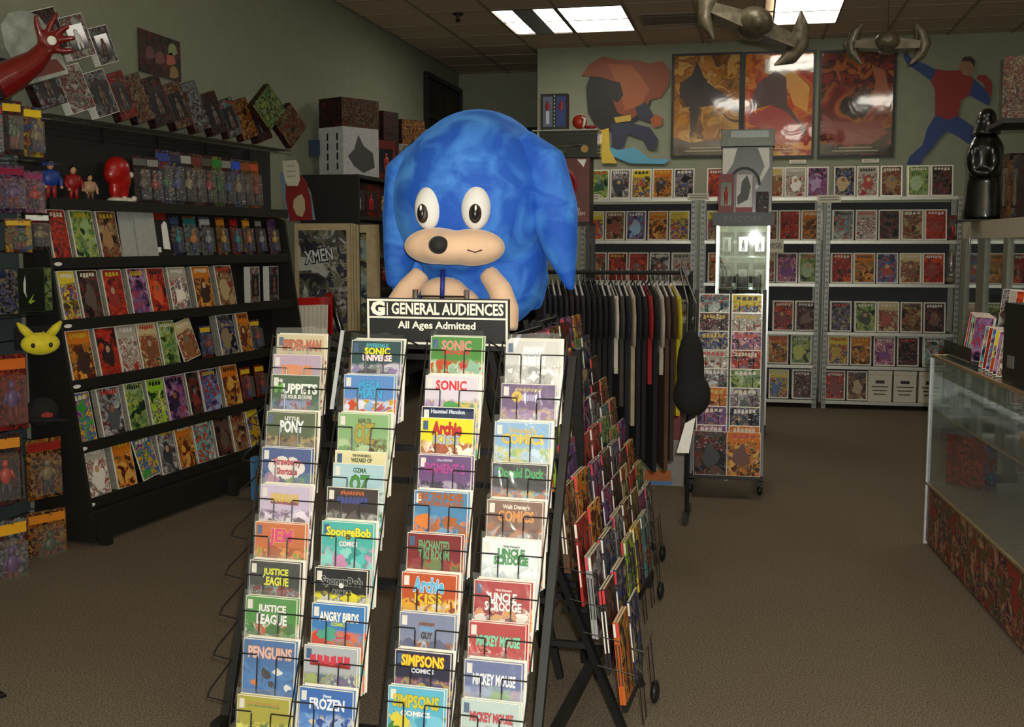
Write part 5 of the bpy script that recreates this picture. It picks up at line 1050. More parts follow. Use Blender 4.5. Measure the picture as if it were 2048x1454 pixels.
FR = [ # col, pxL, pyT, pxR, roll, bg, [art], titles[(text, w frac, h m, dz from top, colour, outline, roll)], look words
 (0, 562, 668, 660, 0, 'cdbf98', ['cdbf98', 'a8956a', '6a5030', 'e0d8c0', 'a83c1c'], [('SPIDER-MAN', .82, .032, .035, 'c05a34', '4a1c10', 0)], 'cream cover with red brown title'),
 (0, 548, 708, 643, 0, 'b8a0b8', ['b8a0b8', 'd8c8d8', '8a6a9a', 'e89a3c', 'efe6ea'], [('BLOCK', .62, .034, .050, 'e8841c', None, 0)], 'lilac cover with orange title'),
 (0, 545, 748, 648, 0, '1c4a24', ['1c4a24', '2c6a30', '3a3a6a', 'a83c2c', '8a9ac0'], [('THE', .15, .010, .020, 'e8e8e0', None, -.062), ('M', .16, .028, .043, '5ab01c', None, -.062), ('UPPETS', .72, .030, .045, 'f4f4f0', None, .012), ('THE FOUR SEASONS', .66, .012, .071, 'e8e8e0', None, 0)], 'dark green cover with white title'),
 (0, 535, 822, 645, 0, '4a5a30', ['4a5a30', '8a6a34', '2a2420', 'b8a868', '6a4a24'], [('LITTLE', .3, .010, .02, 'f0f0ea', '6a1c5a', 0), ('PONY', .48, .035, .046, 'f4f4f0', '4a86b0', -5)], 'olive brown cover with white title'),
 (0, 520, 893, 650, 0, '2c4a8c', ['2c4a8c', '1c3a7a', '3a6a8a', 'c88ab0', '6a9a4a'], [('CLOUD', .6, .05, .055, 'f0ece8', 'f0ece8', 0), ('Strawberry', .56, .028, .046, 'b01c34', None, 3), ('Shortcake', .42, .020, .073, 'b01c34', None, 0)], 'blue cover with pink cloud title'),
 (0, 524, 968, 634, 2, 'c8b8d4', ['c8b8d4', 'e8dcec', '9a80a8', '5a3a4a', 'f0e8f0'], [('BLOCK', .56, .026, .038, 'd8b44c', '8a3a4c', 0)], 'pale lilac cover with gold title'),
 (0, 512, 1042, 622, 3, 'c8641c', ['c8641c', 'd87a24', 'a84c14', '4aa83c', 'e0a050'], [('JEM', .46, .050, .045, 'd8207a', 'e8c43c', 6)], 'orange cover with magenta title'),
 (0, 492, 1118, 604, 0, '141a18', ['141a18', '243830', '3a4a50', '8a1c1c', 'a8b0a8'], [('JUSTICE', .5, .024, .034, 'e0e020', '1c1c1c', 0), ('LEAGUE', .52, .024, .060, 'e0e020', '1c1c1c', 0)], 'black cover with yellow block title'),
 (0, 492, 1190, 610, 0, '3a8a2c', ['3a8a2c', '4aa038', '2c6a20', 'c83020', 'e0e0d8'], [('JUSTICE', .56, .026, .036, 'eeeeea', '24401c', 0), ('LEAGUE', .6, .028, .066, 'eeeeea', '24401c', 0)], 'green cover with white block title'),
 (0, 490, 1275, 607, 0, '2a66a4', ['2a66a4', '3a7ab8', '245a94', '3a80c0', '2a66a4'], [('PENGUINS', .86, .032, .038, 'e0b8a8', 'a84c3c', 0)], 'bright blue cover with cream title'),
 (0, 482, 1388, 575, 0, 'a8a018', ['a8a018', 'c8c020', '8a7a14', '4a6a2c', 'e0dc60'], [('BLOCK', .62, .010, .022, 'b08a20', '4a8a2c', 0)], 'mustard yellow cover'),
 (1, 712, 680, 826, 2, '2a4a50', ['2a4a50', 'd0ccd8', '8a7aa8', 'a8b0a0', '3a3a4a'], [('RIVERDALE', .45, .012, .016, '4ab0c0', '16242a', 0), ('SONIC', .52, .020, .034, 'e8e020', '3a6a1c', 0), ('UNIVERSE', .60, .018, .056, 'f0e8ea', 'b0303c', 0)], 'dark cover with yellow and white title'),
 (1, 684, 748, 798, 2, '5a8ac8', ['5a8ac8', '8ab4e0', 'c8a020', 'c83c1c', 'e0e0f0'], [('MEGA', .44, .026, .032, '3aa8d8', '1c3c7a', 0), ('MAN', .50, .028, .058, '3aa8d8', '1c3c7a', 0)], 'sky blue cover with blue block title'),
 (1, 678, 825, 796, 2, '8ab07a', ['8ab07a', '9cc08a', '7aa06a', '6a3c1c', 'b0c89a'], [('ROAD TO', .26, .012, .022, '4a3a1c', None, 0), ('OZ', .38, .058, .062, 'a89a3c', '6a5a24', 0)], 'light green cover with tan letters'),
 (1, 677, 900, 788, 1, 'd8cfa0', ['d8cfa0', 'e8e0b8', 'a8b070', '5a5a34', 'c8b888'], [('THE WONDERFUL', .38, .008, .014, '4a4a24', None, 0), ('WIZARD OF', .42, .012, .028, '3a4a1c', None, 0)], 'cream cover with small olive title'),
 (1, 672, 925, 774, 1, 'a8c8d0', ['a8c8d0', 'b8d4dc', '98bac4', '3c7a2c', 'c8dce0'], [('OZMA', .26, .014, .02, '3a6a4a', None, 0), ('OZ', .36, .050, .062, '3c8a2c', '1c4a1c', 0)], 'pale blue cover with green letters'),
 (1, 648, 972, 768, 2, '3a3030', ['3a3030', '5a5050', '8a8a88', 'a8a8a0', '24201c'], [('BLOCK', .46, .012, .016, 'b0582c', None, 0), ('BLOCK', .60, .020, .038, '3a4890', None, 0)], 'grey brown cover with dark blue title'),
 (1, 640, 1040, 762, 5, '4ab0a8', ['4ab0a8', '5ac0b8', '3a9a94', 'c88ab0', '8ad0c8'], [('SpongeBob', .88, .034, .034, 'e8dc30', '5a4a1c', 4), ('COMICS', .36, .014, .066, 'eeeeee', '8a1c6a', 4)], 'teal cover with yellow bubbly title'),
 (1, 626, 1133, 750, 3, '14141c', ['14141c', '24202c', 'd8cc20', 'c8c8b8', '8a8a60'], [('SpongeBob', .80, .030, .040, '16161c', 'e8e8e4', 4), ('COMICS', .38, .014, .070, '16161c', 'e8e8e4', 3)], 'black and yellow cover with outlined title'),
 (1, 628, 1205, 748, 3, '3a7ab8', ['3a7ab8', '5a96c8', '4aa088', 'd8702c', 'c83c2c'], [('ANGRY BIRDS', .76, .026, .036, 'f0f0ee', '24405a', 3), ('COMICS', .3, .010, .058, 'c8d020', None, 3)], 'blue cover with white jagged title'),
 (1, 610, 1288, 732, 2, 'a8aeb4', ['a8aeb4', 'c8ccc8', '7a6a8a', '9aa864', '5a6a7a'], [('BLOCK', .76, .026, .038, 'c83448', '8a1818', 2)], 'grey cover with heavy red title'),
 (1, 604, 1372, 728, 3, '3a6ab0', ['3a6ab0', '5a8acc', '8ab0e0', '2a4a90', 'd8c8b0'], [('Disney', .16, .010, .022, 'e0e8f0', None, 0), ('FROZEN', .66, .030, .044, 'e4ecf4', '3a5a9a', 3)], 'icy blue cover with pale title'),
 (2, 863, 672, 968, 2, '4a8a3a', ['4a8a3a', '6aa85a', '8ab8a0', 'c83c24', 'e0d8c0'], [('SONIC', .58, .028, .028, 'd88a6a', '3aa0a0', 0), ('BOOM', .5, .012, .050, 'c83a24', 'c83a24', 0)], 'green cover with salmon title'),
 (2, 852, 750, 976, 2, 'd8d0dc', ['d8d0dc', 'c8b8d0', '8a6aa0', 'd8c060', '4a9a4a'], [('SONIC', .60, .028, .030, 'd0142c', 'eeeeee', 0)], 'white cover with bold red title'),
 (2, 842, 812, 968, 2, '1c2a4a', ['1c2a4a', '24345a', '14203a', '3a4a70', '8a90a0'], [('Haunted Mansion', .66, .012, .014, 'c8d0e0', None, 0)], 'navy cover behind the yellow one'),
 (2, 843, 834, 962, 2, 'e4d81c', ['e4d81c', 'a8502c', 'f0e0c0', 'a85a34', 'f4f0e0'], [('Archie', .56, .036, .032, 'c01414', '801010', 0), ('KISS', .50, .026, .066, 'b8b8bc', '5a5a60', 0)], 'bright yellow cover with red script title'),
 (2, 841, 908, 960, 2, '6a4a7c', ['6a4a7c', '7a5c8c', '9a86aa', 'b8a8c0', '3a2c4a'], [('Disney KINGDOMS', .28, .008, .016, 'c8b8d8', None, 0), ('FIGMENT 2', .78, .028, .040, 'a83c8c', '4a2060', 0)], 'purple cover with magenta title'),
 (2, 839, 980, 954, 2, '4a84b0', ['4a84b0', '6aa0c8', 'a85a1c', 'd87a2c', '3a6a90'], [('BIG THUNDER', .86, .020, .016, 'b05a1c', '3a2414', 2), ('MOUNTAIN RAILROAD', .86, .014, .037, 'b05a1c', '3a2414', 2)], 'blue cover with orange rugged title'),
 (2, 816, 1064, 942, 2, '7a1c24', ['7a1c24', '5a141c', '6a7a4a', 'a85a2c', '8a2c30'], [('ENCHANTED', .58, .026, .034, '6a9a6a', '2c4a34', 0), ('TIKI ROOM', .58, .026, .062, '6a9a6a', '2c4a34', 0)], 'maroon cover with sage green title'),
 (2, 799, 1142, 920, 2, 'b84c1c', ['b84c1c', 'd8a020', '8a3414', 'd8d0c0', 'e8c040'], [('Archie', .56, .040, .034, '5ab0d8', 'eeeeee', 2), ('KISS', .5, .026, .074, 'e0b820', '6a3c10', 2)], 'orange cover with light blue script title'),
 (2, 803, 1222, 924, 2, '7c84a0', ['7c84a0', '9aa0b4', '5a6080', 'b8bcc8', '8a5a34'], [('BLOCK', .28, .010, .030, '7a4424', None, 0), ('BLOCK', .24, .014, .044, '6aa0c8', None, 0), ('GUY', .2, .018, .064, '2a2418', None, 0)], 'grey blue cover with small title'),
 (2, 798, 1298, 920, 2, '20203c', ['20203c', '2c2c50', '4a4a80', 'b09a50', '8a4a70'], [('SIMPSONS', .78, .030, .028, 'e8cc1c', 'b03c1c', 3), ('COMICS', .42, .012, .056, 'd8dce8', None, 3)], 'navy cover with golden title'),
 (2, 769, 1368, 902, 2, '5ab0cc', ['5ab0cc', '7ac4dc', '4aa0bc', '2c7a34', 'd8c83c'], [('SIMPSONS', .84, .034, .040, 'd0c030', '4a7a3a', 3), ('COMICS', .54, .014, .074, 'e8ecec', '3a6a7a', 3)], 'turquoise cover with thin yellow title'),
 (3, 1013, 680, 1128, 2, 'd0d0cc', ['d0d0cc', 'e8e8e6', 'b8b8b4', 'f0f0ee', '98989c'], [('BLOCK', .34, .024, .030, 'f4f4f2', 'a0a0a6', 8), ('BLOCK', .5, .028, .062, 'f4f4f2', None, 8)], 'silvery glare-white cover with white title'),  # near-white palette has the white glare painted in over the silver
 (3, 1004, 766, 1120, 2, '6a4c7c', ['6a4c7c', '8a6a98', 'b8a8c4', '9a7aa8', 'c8a850'], [('BLOCK', .5, .010, .018, 'b0a070', None, 0), ('RING', .2, .02, .040, 'd8b83c', None, 0), ('BLOCK', .34, .020, .042, 'b4acd0', None, .03)], 'purple cover with faint lilac title'),
 (3, 980, 842, 1098, 2, '8ab4d8', ['8ab4d8', 'a8c8e0', 'd0c87a', '9ab86a', 'c0d8e8'], [("Donald's", .5, .014, .024, 'c8a850', None, 0), ('COMICS', .78, .028, .050, 'd8c040', 'b0a060', 0)], 'light blue cover with pale yellow title'),
 (3, 998, 925, 1108, 3, '14161c', ['14161c', '3a6aa0', 'c8a850', 'c86a2c', '8ab0c8'], [('Donald Duck', .84, .026, .028, '1c9a50', '0c4a24', 0)], 'black edged cover with green title'),
 (3, 976, 998, 1092, 3, '7a5444', ['7a5444', '9a6c54', 'b8b0b0', 'c86a2c', '5a3a30'], [("Walt Disney's", .5, .016, .020, 'e0d0c0', None, 0), ('COMICS', .66, .030, .046, 'd88a2c', '5a3418', 0)], 'brown cover with orange round title'),
 (3, 970, 1075, 1090, 3, 'dce6e8', ['dce6e8', 'ecf0f0', 'c8d8dc', 'b8c8cc', 'e8e8e8'], [("Walt Disney's", .3, .008, .022, '3a5a4a', None, 0), ('UNCLE', .48, .022, .040, '1c8a3c', '0c4a20', 3), ('SCROOGE', .62, .022, .062, '1c8a3c', '0c4a20', 3)], 'white cover with green title'),
 (3, 946, 1158, 1066, 4, 'a81424', ['a81424', 'c01c2c', '8a1018', 'd8a050', 'e8e0d8'], [("Walt Disney's", .3, .008, .026, 'e8d8d0', None, 4), ('UNCLE', .48, .024, .046, 'f0eeea', '5a0c14', 4), ('SCROOGE', .66, .024, .072, 'f0eeea', '5a0c14', 4)], 'red cover with white title'),
 (3, 932, 1240, 1050, 4, 'b0141c', ['b0141c', 'c01c24', '98101a', 'b0141c', 'd8ccc8'], [('MICKEY MOUSE', .78, .028, .052, '7ad0a8', '1c5a40', 3)], 'scarlet cover with mint title'),
 (3, 930, 1317, 1050, 3, '5a6a9c', ['5a6a9c', '7a8ab4', '9aa8c4', 'b8a0b0', '8ab07a'], [('MICKEY MOUSE', .76, .030, .052, 'e8ecf0', '2c3a6a', 3)], 'slate blue cover with white title'),
 (3, 926, 1396, 1050, 3, 'b8ccc8', ['b8ccc8', '4a9a3a', '6ab04a', 'd8dcd4', 'a83024'], [('MICKEY MOUSE', .76, .024, .046, 'c02030', '5a1018', 3)], 'green and white cover with red title'),
]
colname = ['leftmost', 'second', 'third', 'rightmost']
cnt = [0, 0, 0, 0]
CLEAN = 8.0
# columns run straight: fit each one and keep only a little of the scatter
FITP = []
for c_ in range(4):
    pts_ = [(rl(rf(e[1], e[2])).z, rl(rf(e[1], e[2])).x) for e in FR if e[0] == c_]
    mz = sum(a for a, _ in pts_) / len(pts_); mx_ = sum(b for _, b in pts_) / len(pts_)
    sl = sum((a - mz) * (b - mx_) for a, b in pts_) / sum((a - mz) ** 2 for a, b in pts_); FITP.append((mz, mx_, sl))
def colx(c, z): return FITP[c][1] + FITP[c][2] * (z - FITP[c][0])
bagm = None
def sleeve_mesh(w, h, seed, over=.022):
    r = random.Random(seed); nx, nz = 7, 10; b = MB(); vs = []
    for j in range(nz + 1):
        for i in range(nx + 1):
            x = -w / 2 - .003 + (w + .006) * i / nx; z = h + over - (h * .62 + over) * j / nz
            y = -.0062 - r.uniform(0, .0012)
            vs.append((x + (r.uniform(-.004, .004) if j == 0 else 0), y, z + (r.uniform(-.006, .006) if j == 0 else 0)))
    fs = [(j * (nx + 1) + i, (j + 1) * (nx + 1) + i, (j + 1) * (nx + 1) + i + 1, j * (nx + 1) + i + 1) for j in range(nz) for i in range(nx)]
    b._add(vs, fs); return b.mesh('plastic_sleeve', sleeve, True)
SL = [sleeve_mesh(.170, .26, i) for i in range(5)]
pocket_x = {}
for (c, pl, pt, pr, roll, bg, cols_, ttl, look) in FR:
    n = cnt[c]; cnt[c] += 1
    p = rl(rf(pl, pt)); w = .170; h = .260; cx_ = colx(c, p.z); p.x = cx_ + max(-.004, min(.004, p.x - cx_))
    ca = R(CLEAN); dirz = Vector((0, math.sin(ca), math.cos(ca)))
    base = p + Vector((w / 2, 0, 0)) - dirz * h
    tw = roll * -.0
    M = Mr @ Matrix.Translation(base) @ Matrix.Rotation(-ca, 4, 'X')
    lab = '%s, %s from top in %s column of front rack' % (look, ORD[n], colname[c])
    o = comic(M, None, lab, 'comics in the front rack', w, h, .005, .0022, cm=art('front_print_%d_%d' % (c, n), cols_, bg, 1.0, coat=.25, bump=.2, headz=-.075))
    for (s, wf, hh_, dz, colr, outl, rr) in ttl:
        if s == 'BLOCK':
            rbk = random.Random(c * 17 + n); nb_ = 6 + (n % 3); ww = w * wf; b = MB(); st_ = ww / nb_
            for i in range(nb_):
                xa0 = -ww / 2 + i * st_; e1 = rbk.uniform(-.003, .004); e2 = rbk.uniform(-.003, .003)
                b.prism([(xa0, h - dz - hh_ / 2 + e2), (xa0 + st_ * .86, h - dz - hh_ / 2 - e2), (xa0 + st_ * .80, h - dz + hh_ / 2 + e1), (xa0 + st_ * .45, h - dz + hh_ / 2 - .002), (xa0 + st_ * .05, h - dz + hh_ / 2 + e2)], -.0047, -.0038)
            b.build('title_blocks', flat(colr), o)
            if outl: MB().prism([(-ww * .5, h - dz - hh_ * .75), (ww * .48, h - dz - hh_ * .85), (ww * .5, h - dz - hh_ * .3), (-ww * .5, h - dz - hh_ * .2)], -.0043, -.0037).build('title_band', flat(outl), o)
            continue
        if s == 'RING':
            b = MB(); b.lathe([(.017, 0), (.017, .0008), (.007, .0009), (.007, 0)], 20, M=Matrix.Translation((-.035, -.0040, h - dz)) @ Matrix.Rotation(R(90), 4, 'X')); b.build('printed_ring', flat(colr), o); continue
        if s == 'CLOUD':
            b = MB(); 
            for (ux, uz, ur) in ((-.04, 0, .022), (-.015, .008, .026), (.02, .006, .026), (.045, -.002, .02), (0, -.014, .026), (.03, -.016, .018), (-.03, -.016, .018)):
                b.prism([(ux + ur * math.cos(R(k * 30)), h - dz - .004 + uz + ur * math.sin(R(k * 30))) for k in range(12)], -.0050 - ux * .002, -.0037)
            b.build('title_cloud', flat('e4dcd8'), o); continue
        text(s, w * wf * .96, hh_, colr, o, ((0.004 if c != 2 else 0) + (rr if abs(rr) < 1 else 0), -.0052 if s.startswith(('Straw', 'Short')) else -.0037, h - dz), outline=outl, bold=.04, ob=.024, ext=.0006, roll=0)
    rb2 = random.Random(c * 31 + n)
    for q_ in range(6):
        cc = cols_[1 + (q_ + n) % 4] if q_ % 2 else cols_[2 + (q_ + n) % 3]
        if look.startswith('bright blue'): cc = ['15161a', 'e4e2dc', '15161a', 'e4e2dc', '15161a', 'c8702c'][q_]
        ux = rb2.uniform(-.065, .065); uz = h - rb2.uniform(.088, .135); ur = rb2.uniform(.010, .026)
        MB().prism([(max(-w / 2 + .003, min(w / 2 - .003, ux + ur * (1 + .45 * rb2.uniform(-1, 1)) * math.cos(R(k * 36)))), uz + ur * .8 * (1 + .45 * rb2.uniform(-1, 1)) * math.sin(R(k * 36))) for k in range(10)], -.0040 - .0002 * q_, -.0037).build('printed_shape', flat(cc), o)
    # small corner price box
    MB().box(-w / 2 + .008, -w / 2 + .024, -.0044, -.0037, h - .038, h - .010).build('corner_box', flat('e0dcd2' if n % 3 else '3a5a80'), o)
    if (c, n) != (2, 2) and (c, n) != (1, 3): link(SL[(n + c) % 5], 'plastic_sleeve', o, None, sleeve2 if (n * 3 + c) % 3 == 0 else sleeve)
    # spare copies behind
    for j in range(0 if (c, n) in ((0, 1), (0, 2), (1, 3), (1, 4), (1, 5), (2, 2), (2, 3), (3, 1)) else 1 + (n + c) % 2):
        Mb = Mr @ Matrix.Translation(base + Vector((.006 + .004 * j, .0066 * (j + 1), .003 * (j + 1)))) @ Matrix.Rotation(-ca, 4, 'X')
        comic(Mb, None, '%s spare behind the %s, %s column' % (['nearer', 'further'][j], look, colname[c]), 'spare copies in the front rack', w, h, .0036, .0022, cm=art('front_print_%d_%d' % (c, n), cols_, bg), cover=(j == 0))
    # pocket wire at this comic's level
    if (c, n) not in ((1, 3), (2, 2)):
        z1 = p.z - .042; z0_ = base.z + .012; yz = lambda z: p.y - (p.z - z) * math.tan(ca) - .0118
        xl = colx(c, z1) - .013; xr = colx(c, z1) + w + .021; xa_ = p.x + w * .30; xb_ = p.x + w * .68; q = MB()
        q.tube([(xl, yz(z1), z1), (xa_, yz(z1), z1), (xa_ + .001, yz(z1 - .004), z1 - .004), (xa_ + .002, yz(z0_), z0_), (xb_ - .002, yz(z0_), z0_), (xb_ - .001, yz(z1 - .004), z1 - .004), (xb_, yz(z1), z1), (xr, yz(z1), z1)], .0022, 6)
        q.build('wire_pocket', wire, rack)
for c in range(4):
    for dxr in (-.013, .191):
        za, zb2 = 1.25, .09
        MB().tube([(colx(c, z) + dxr, planey(z + .042) - .042 * math.tan(R(CLEAN)) - .0118, z) for z in (za, zb2)], .0024, 6).build('side_rail', wire, rack)
        for z in (1.245,):
            yr = planey(z + .042) - .042 * math.tan(R(CLEAN)) - .0118; MB().tube([(colx(c, z) + dxr, yr, z), (colx(c, z) + dxr, planey(1.2) + .13, z - .03)], .0024, 6).build('rail_tie', wire, rack)
zfb = .09; yfb = planey(zfb + .042) - .042 * math.tan(R(CLEAN)) - .0118
MB().tube([(x0r - .01, planey(zfb) + .13, zfb), (colx(0, zfb) - .03, yfb, zfb), (colx(3, zfb) + .205, yfb, zfb), (x1r, planey(zfb) + .05, zfb)], .0026, 6).build('front_bar', wire, rack)
# side outriggers (wire loops poking out on the left)
for k in range(8):
    z = 1.0 - k * .11; y = planey(z); q = MB(); x0r_ = colx(0, z) - .02
    q.tube([(x0r, y + .12, z + .04), (x0r_ - .05 - .004 * k, y + .02, z - .01), (x0r_ - .045 - .004 * k, y - .01, z - .025), (x0r_, y - .02, z - .03)], .0025, 6); q.build('side_loop', wire, rack)
# deck, rear frame, casters
deckz = 1.20
MB().box(x0r + .02, x1r - .19, dT + .14, dT + .57, deckz, deckz + .02).build('top_deck', blackm, rack)
for x in (x0r, x1r - .05):
    MB().bar((x, dT + .50, .05), (x, dT + .30, 1.2), .03).build('rear_leg', black, rack)
for z in (.3, .7): MB().bar((x0r, dT + .50 - .20 * (z - .05) / 1.15, z), (x1r - .05, dT + .50 - .20 * (z - .05) / 1.15, z), .02).build('rear_bar', black, rack)
MB().bar((x1r, dB - .05, .10), (x1r, dT + .50, .10), .03).build('base_rail', black, rack); MB().bar((x0r, dB - .05, .10), (x0r, dT + .50, .10), .03).build('base_rail', black, rack)
for x in (x0r, x1r):
    for y in (dB - .03, dT + .48): MB().ell((x, y, .035), (.014, .035, .035), 14, 10).build('caster', black, rack, smooth=True)
# clear plastic side strip by the second column
q = MB().bar((colx(1, 1.26) - .024, planey(1.26) - .02, 1.27), (colx(1, 1.04) - .024, planey(1.04) - .02, 1.03), .012, .004); q.build('clear_side_strip', clear('blue_acrylic', (.75, .82, .92), .1, .1, film=.35), rack)

# side face of the rack : trade paperbacks facing right
rackD = Vector((D.x, D.y, 0))
def rside(px, py, dd): return rl(hitp(px, py, D * dd, D))
e0 = rside(1262, 1312, 3.27); e4 = rside(1150, 1045, 3.27); dx = (e4.x - e0.x) / 4; dz_ = (e4.z - e0.z) / 4
print('side', e0, e4)
paper_cols = ['dark', 'red', 'brown', 'green', 'navy', 'orange', 'grey', 'tan', 'purple', 'lime', 'yellow', 'teal']
spine_cols = {'dark': '18161a', 'red': '8a1c1c', 'brown': '4a3424', 'green': '2a4a24', 'navy': '1c2444', 'orange': 'b0541c', 'grey': '8a8c8c', 'tan': 'a8946a', 'purple': '4a2c60', 'lime': '7aa82c', 'yellow': 'c8b020', 'teal': '2c6a70'}
PB = {}
def paperback(M, key, label, th, tags_red, cat='paperback'):
    k = th
    if k not in PB:
        PB[k] = (MB().box(-.080, .082, -th / 2 + .0008, th / 2 - .0008, .002, .256).mesh('paperback', edges), MB().box(-.084, .084, -th / 2 - .0, -th / 2 + .0007, 0, .258).mesh('front_cover', board),
                 MB().box(-.084, .084, th / 2 - .0007, th / 2, 0, .258).mesh('back_cover', board), MB().box(-.086, -.0842, -th / 2, th / 2, 0, .258).mesh('spine', board), MB().box(-.0868, -.0861, -th / 2 + .001, th / 2 - .001, .212, .254).mesh('spine_badge', board), MB().box(-.0868, -.0861, -th * .22, th * .22, .06, .19).mesh('spine_title', board))
    a, b, b2_, c, d, e = PB[k]
    o = link(a, 'paperback', None, M); tags(o, label, cat, 'paperbacks in the side pockets')
    fc = link(b, 'front_cover', o, None, small_cov(key)); link(b2_, 'back_cover', o, None, flat(spine_cols[key])); link(c, 'spine', o, None, flat(spine_cols[key], .4, .3))
    link(d, 'spine_badge', o, None, flat('c03038' if tags_red else 'd0ccc0')); link(e, 'spine_title', o, None, flat('d8d4c8' if key in ('dark', 'red', 'navy', 'green', 'brown', 'purple') else '2a2420'))
def small_cov(k): return art('paperback_print_' + k, tone(COL[k], .85), None, 1.0, coat=.3, bump=.15)
units = [('nearest', [3.27, 3.475], 10), ('second', [3.98, 4.185, 4.39, 4.59], 10), ('farthest', [4.98, 5.185], 10)]
rr = random.Random(3)
for ui, (un, cols_d, nr) in enumerate(units):
    if ui:
        rk = thing('comic_rack', ['', 'second black wire rack of paperbacks behind the foreground rack', 'third black wire rack of paperbacks behind the second rack'][ui], 'rack', Mr.copy())
    else: rk = rack
    d0 = cols_d[0] - .03; d1 = cols_d[-1] + .20
    e_top = Vector((e0.x + dx * 9, 0, e0.z + dz_ * 9)); 
    UL = [0, -.13, -.20][ui]
    lat = lambda z: e0.x + UL + dx * (z - e0.z) / dz_
    for d in (d0, d1):
        nr_ = ui == 0 and d == d0
        MB().bar((lat(.05) - .135, d + (.06 if nr_ else 0), .05), (lat(1.2) - (.16 if nr_ else .135), d + (.2 if nr_ else 0), 1.2), .022).build('side_upright', black, rk)
        if not nr_: MB().bar((lat(.05) - .42, d, .05), (lat(1.2) - .17, d, 1.2), .022).build('inner_leg', black, rk)
        for z in (.30, .62): MB().bar((lat(z) - .145, d + (.10 if nr_ else 0), z), (lat(z) - .30, d + (.10 if nr_ else 0), z), .018).build('tie_bar', black, rk)
    for z in (.08, .5, .9, 1.18)[:3 if ui == 0 else 4]: MB().bar((lat(z) - .135, d0 + (.16 if ui == 0 else 0), z), (lat(z) - .135, d1, z), .018).build('side_bar', black, rk)
    for d in (d0 + .01, d1 - .01): MB().ell((lat(.05) - .09, d, .04), (.016, .04, .04), 14, 10).build('caster', black, rk, smooth=True)
    for r in range(nr):
        for ci, dd in enumerate(cols_d):
            ex = e0.x + UL + dx * r; ez = e0.z + dz_ * r
            nb = rr.choice([1, 2, 2]) if not (ui == 0 and ci == 0) else [2, 2, 2, 2, 1, 2, 1, 2, 1, 1][r]
            if ui and rr.random() < .1: nb = 0
            if ui == 0 and ((r > 5 and ci == 0) or r > 8): continue
            key0 = rr.choice(paper_cols)
            thk = .009
            ca = R(6); top_ = Vector((ex, dd + .086, ez))
            for j in range(nb):
                key = key0 if rr.random() < .6 else rr.choice(paper_cols)
                if ui == 0 and ci == 0: key = ['dark', 'orange', 'dark', 'grey', 'red', 'brown', 'orange', 'green', 'brown', 'dark'][r]
                # leaning back towards -x ; local frame a=90 (faces +x)
                b_ = top_ + Vector((-(thk + .0012) * j, rr.uniform(-.003, .003), rr.uniform(-.003, .0)))
                base = b_ - Vector((-math.sin(ca), 0, math.cos(ca))) * .258
                if base.z < .05: continue
                M = Mr @ Matrix.Translation(base) @ Matrix.Rotation(R(90), 4, 'Z') @ Matrix.Rotation(-ca, 4, 'X')
                paperback(M, key, '%s spined paperback, %s of %s row up, %s column, %s side rack' % (DESC[key], ['front', 'second', 'third'][j], ORD[r], ORD[ci], un), thk, rr.random() < .6)
            zf = ez - .055; xw = lambda z: ex + (ez - z) * math.tan(ca) + .0082; zl = ez - .235
            q = MB(); q.tube([(lat(zf) - .125, dd - .012, zf + .02), (xw(zf), dd - .012, zf), (xw(zf), dd + .05, zf), (xw(zl), dd + .052, zl), (xw(zl), dd + .118, zl), (xw(zf), dd + .12, zf), (xw(zf), dd + .184, zf), (lat(zf) - .125, dd + .184, zf + .02)], .0019, 5)
            q.build('wire_pocket', wire, rk)
# ================================================================ SIGN ON THE RACK
dS = dT + .12
a = rl(hitp(732, 595, D * dS, D)); b2 = rl(hitp(1018, 598, D * dS, D)); Ws = b2.x - a.x; Hs = .155
t = thing('rating_sign', 'black and white general audiences sign on two chrome posts', 'sign', Mr @ Matrix.Translation(((a.x + b2.x) / 2, dS, a.z - Hs)))
MB().box(-Ws / 2, Ws / 2, 0, .012, 0, Hs).build('sign_back', mat('sign_black', '1b1d1f', .5), t)
cm_ = flat('e6e2d2', .5)
q = MB(); e_ = .004; bw = .007
q.box(-Ws / 2 + e_, Ws / 2 - e_, -.001, 0, Hs - e_ - bw, Hs - e_); q.box(-Ws / 2 + e_, Ws / 2 - e_, -.001, 0, e_, e_ + bw); q.box(-Ws / 2 + e_, -Ws / 2 + e_ + bw, -.001, 0, e_ + bw, Hs - e_ - bw); q.box(Ws / 2 - e_ - bw, Ws / 2 - e_, -.001, 0, e_ + bw, Hs - e_ - bw)
zm = Hs - .063; q.box(-Ws / 2 + e_ + bw, Ws / 2 - e_ - bw, -.001, 0, zm - .004, zm + .002); q.box(-Ws / 2 + .073, -Ws / 2 + .077, -.001, 0, zm + .006, Hs - .016); q.build('white_border', cm_, t)
text('G', .042, .042, 'f0ecdc', t, (-Ws / 2 + .042, -.0005, zm + .0285), bold=.06, name='lettering')
text('GENERAL AUDIENCES', Ws - .11, .036, 'f0ecdc', t, (.036, -.0005, zm + .0285), bold=.028, name='lettering')
text('All Ages Admitted', Ws * .54, .030, 'f0ecdc', t, (.0, -.0005, zm - .028), bold=.025, name='lettering')
for px in (826, 929):
    l = rl(hitp(px, 580, D * dS, D)); x = l.x - (a.x + b2.x) / 2
    MB().tube([(x, .025, deckz - a.z + Hs + .021), (x, .025, Hs + .028)], .0085, 12).build('chrome_post', chrome, t, smooth=True)
MB().tube([(rl(hitp(826, 580, D * dS, D)).x - (a.x + b2.x) / 2, .026, Hs + .006), (rl(hitp(929, 580, D * dS, D)).x - (a.x + b2.x) / 2, .026, Hs + .006)], .003, 6).build('cross_wire', wire, t)

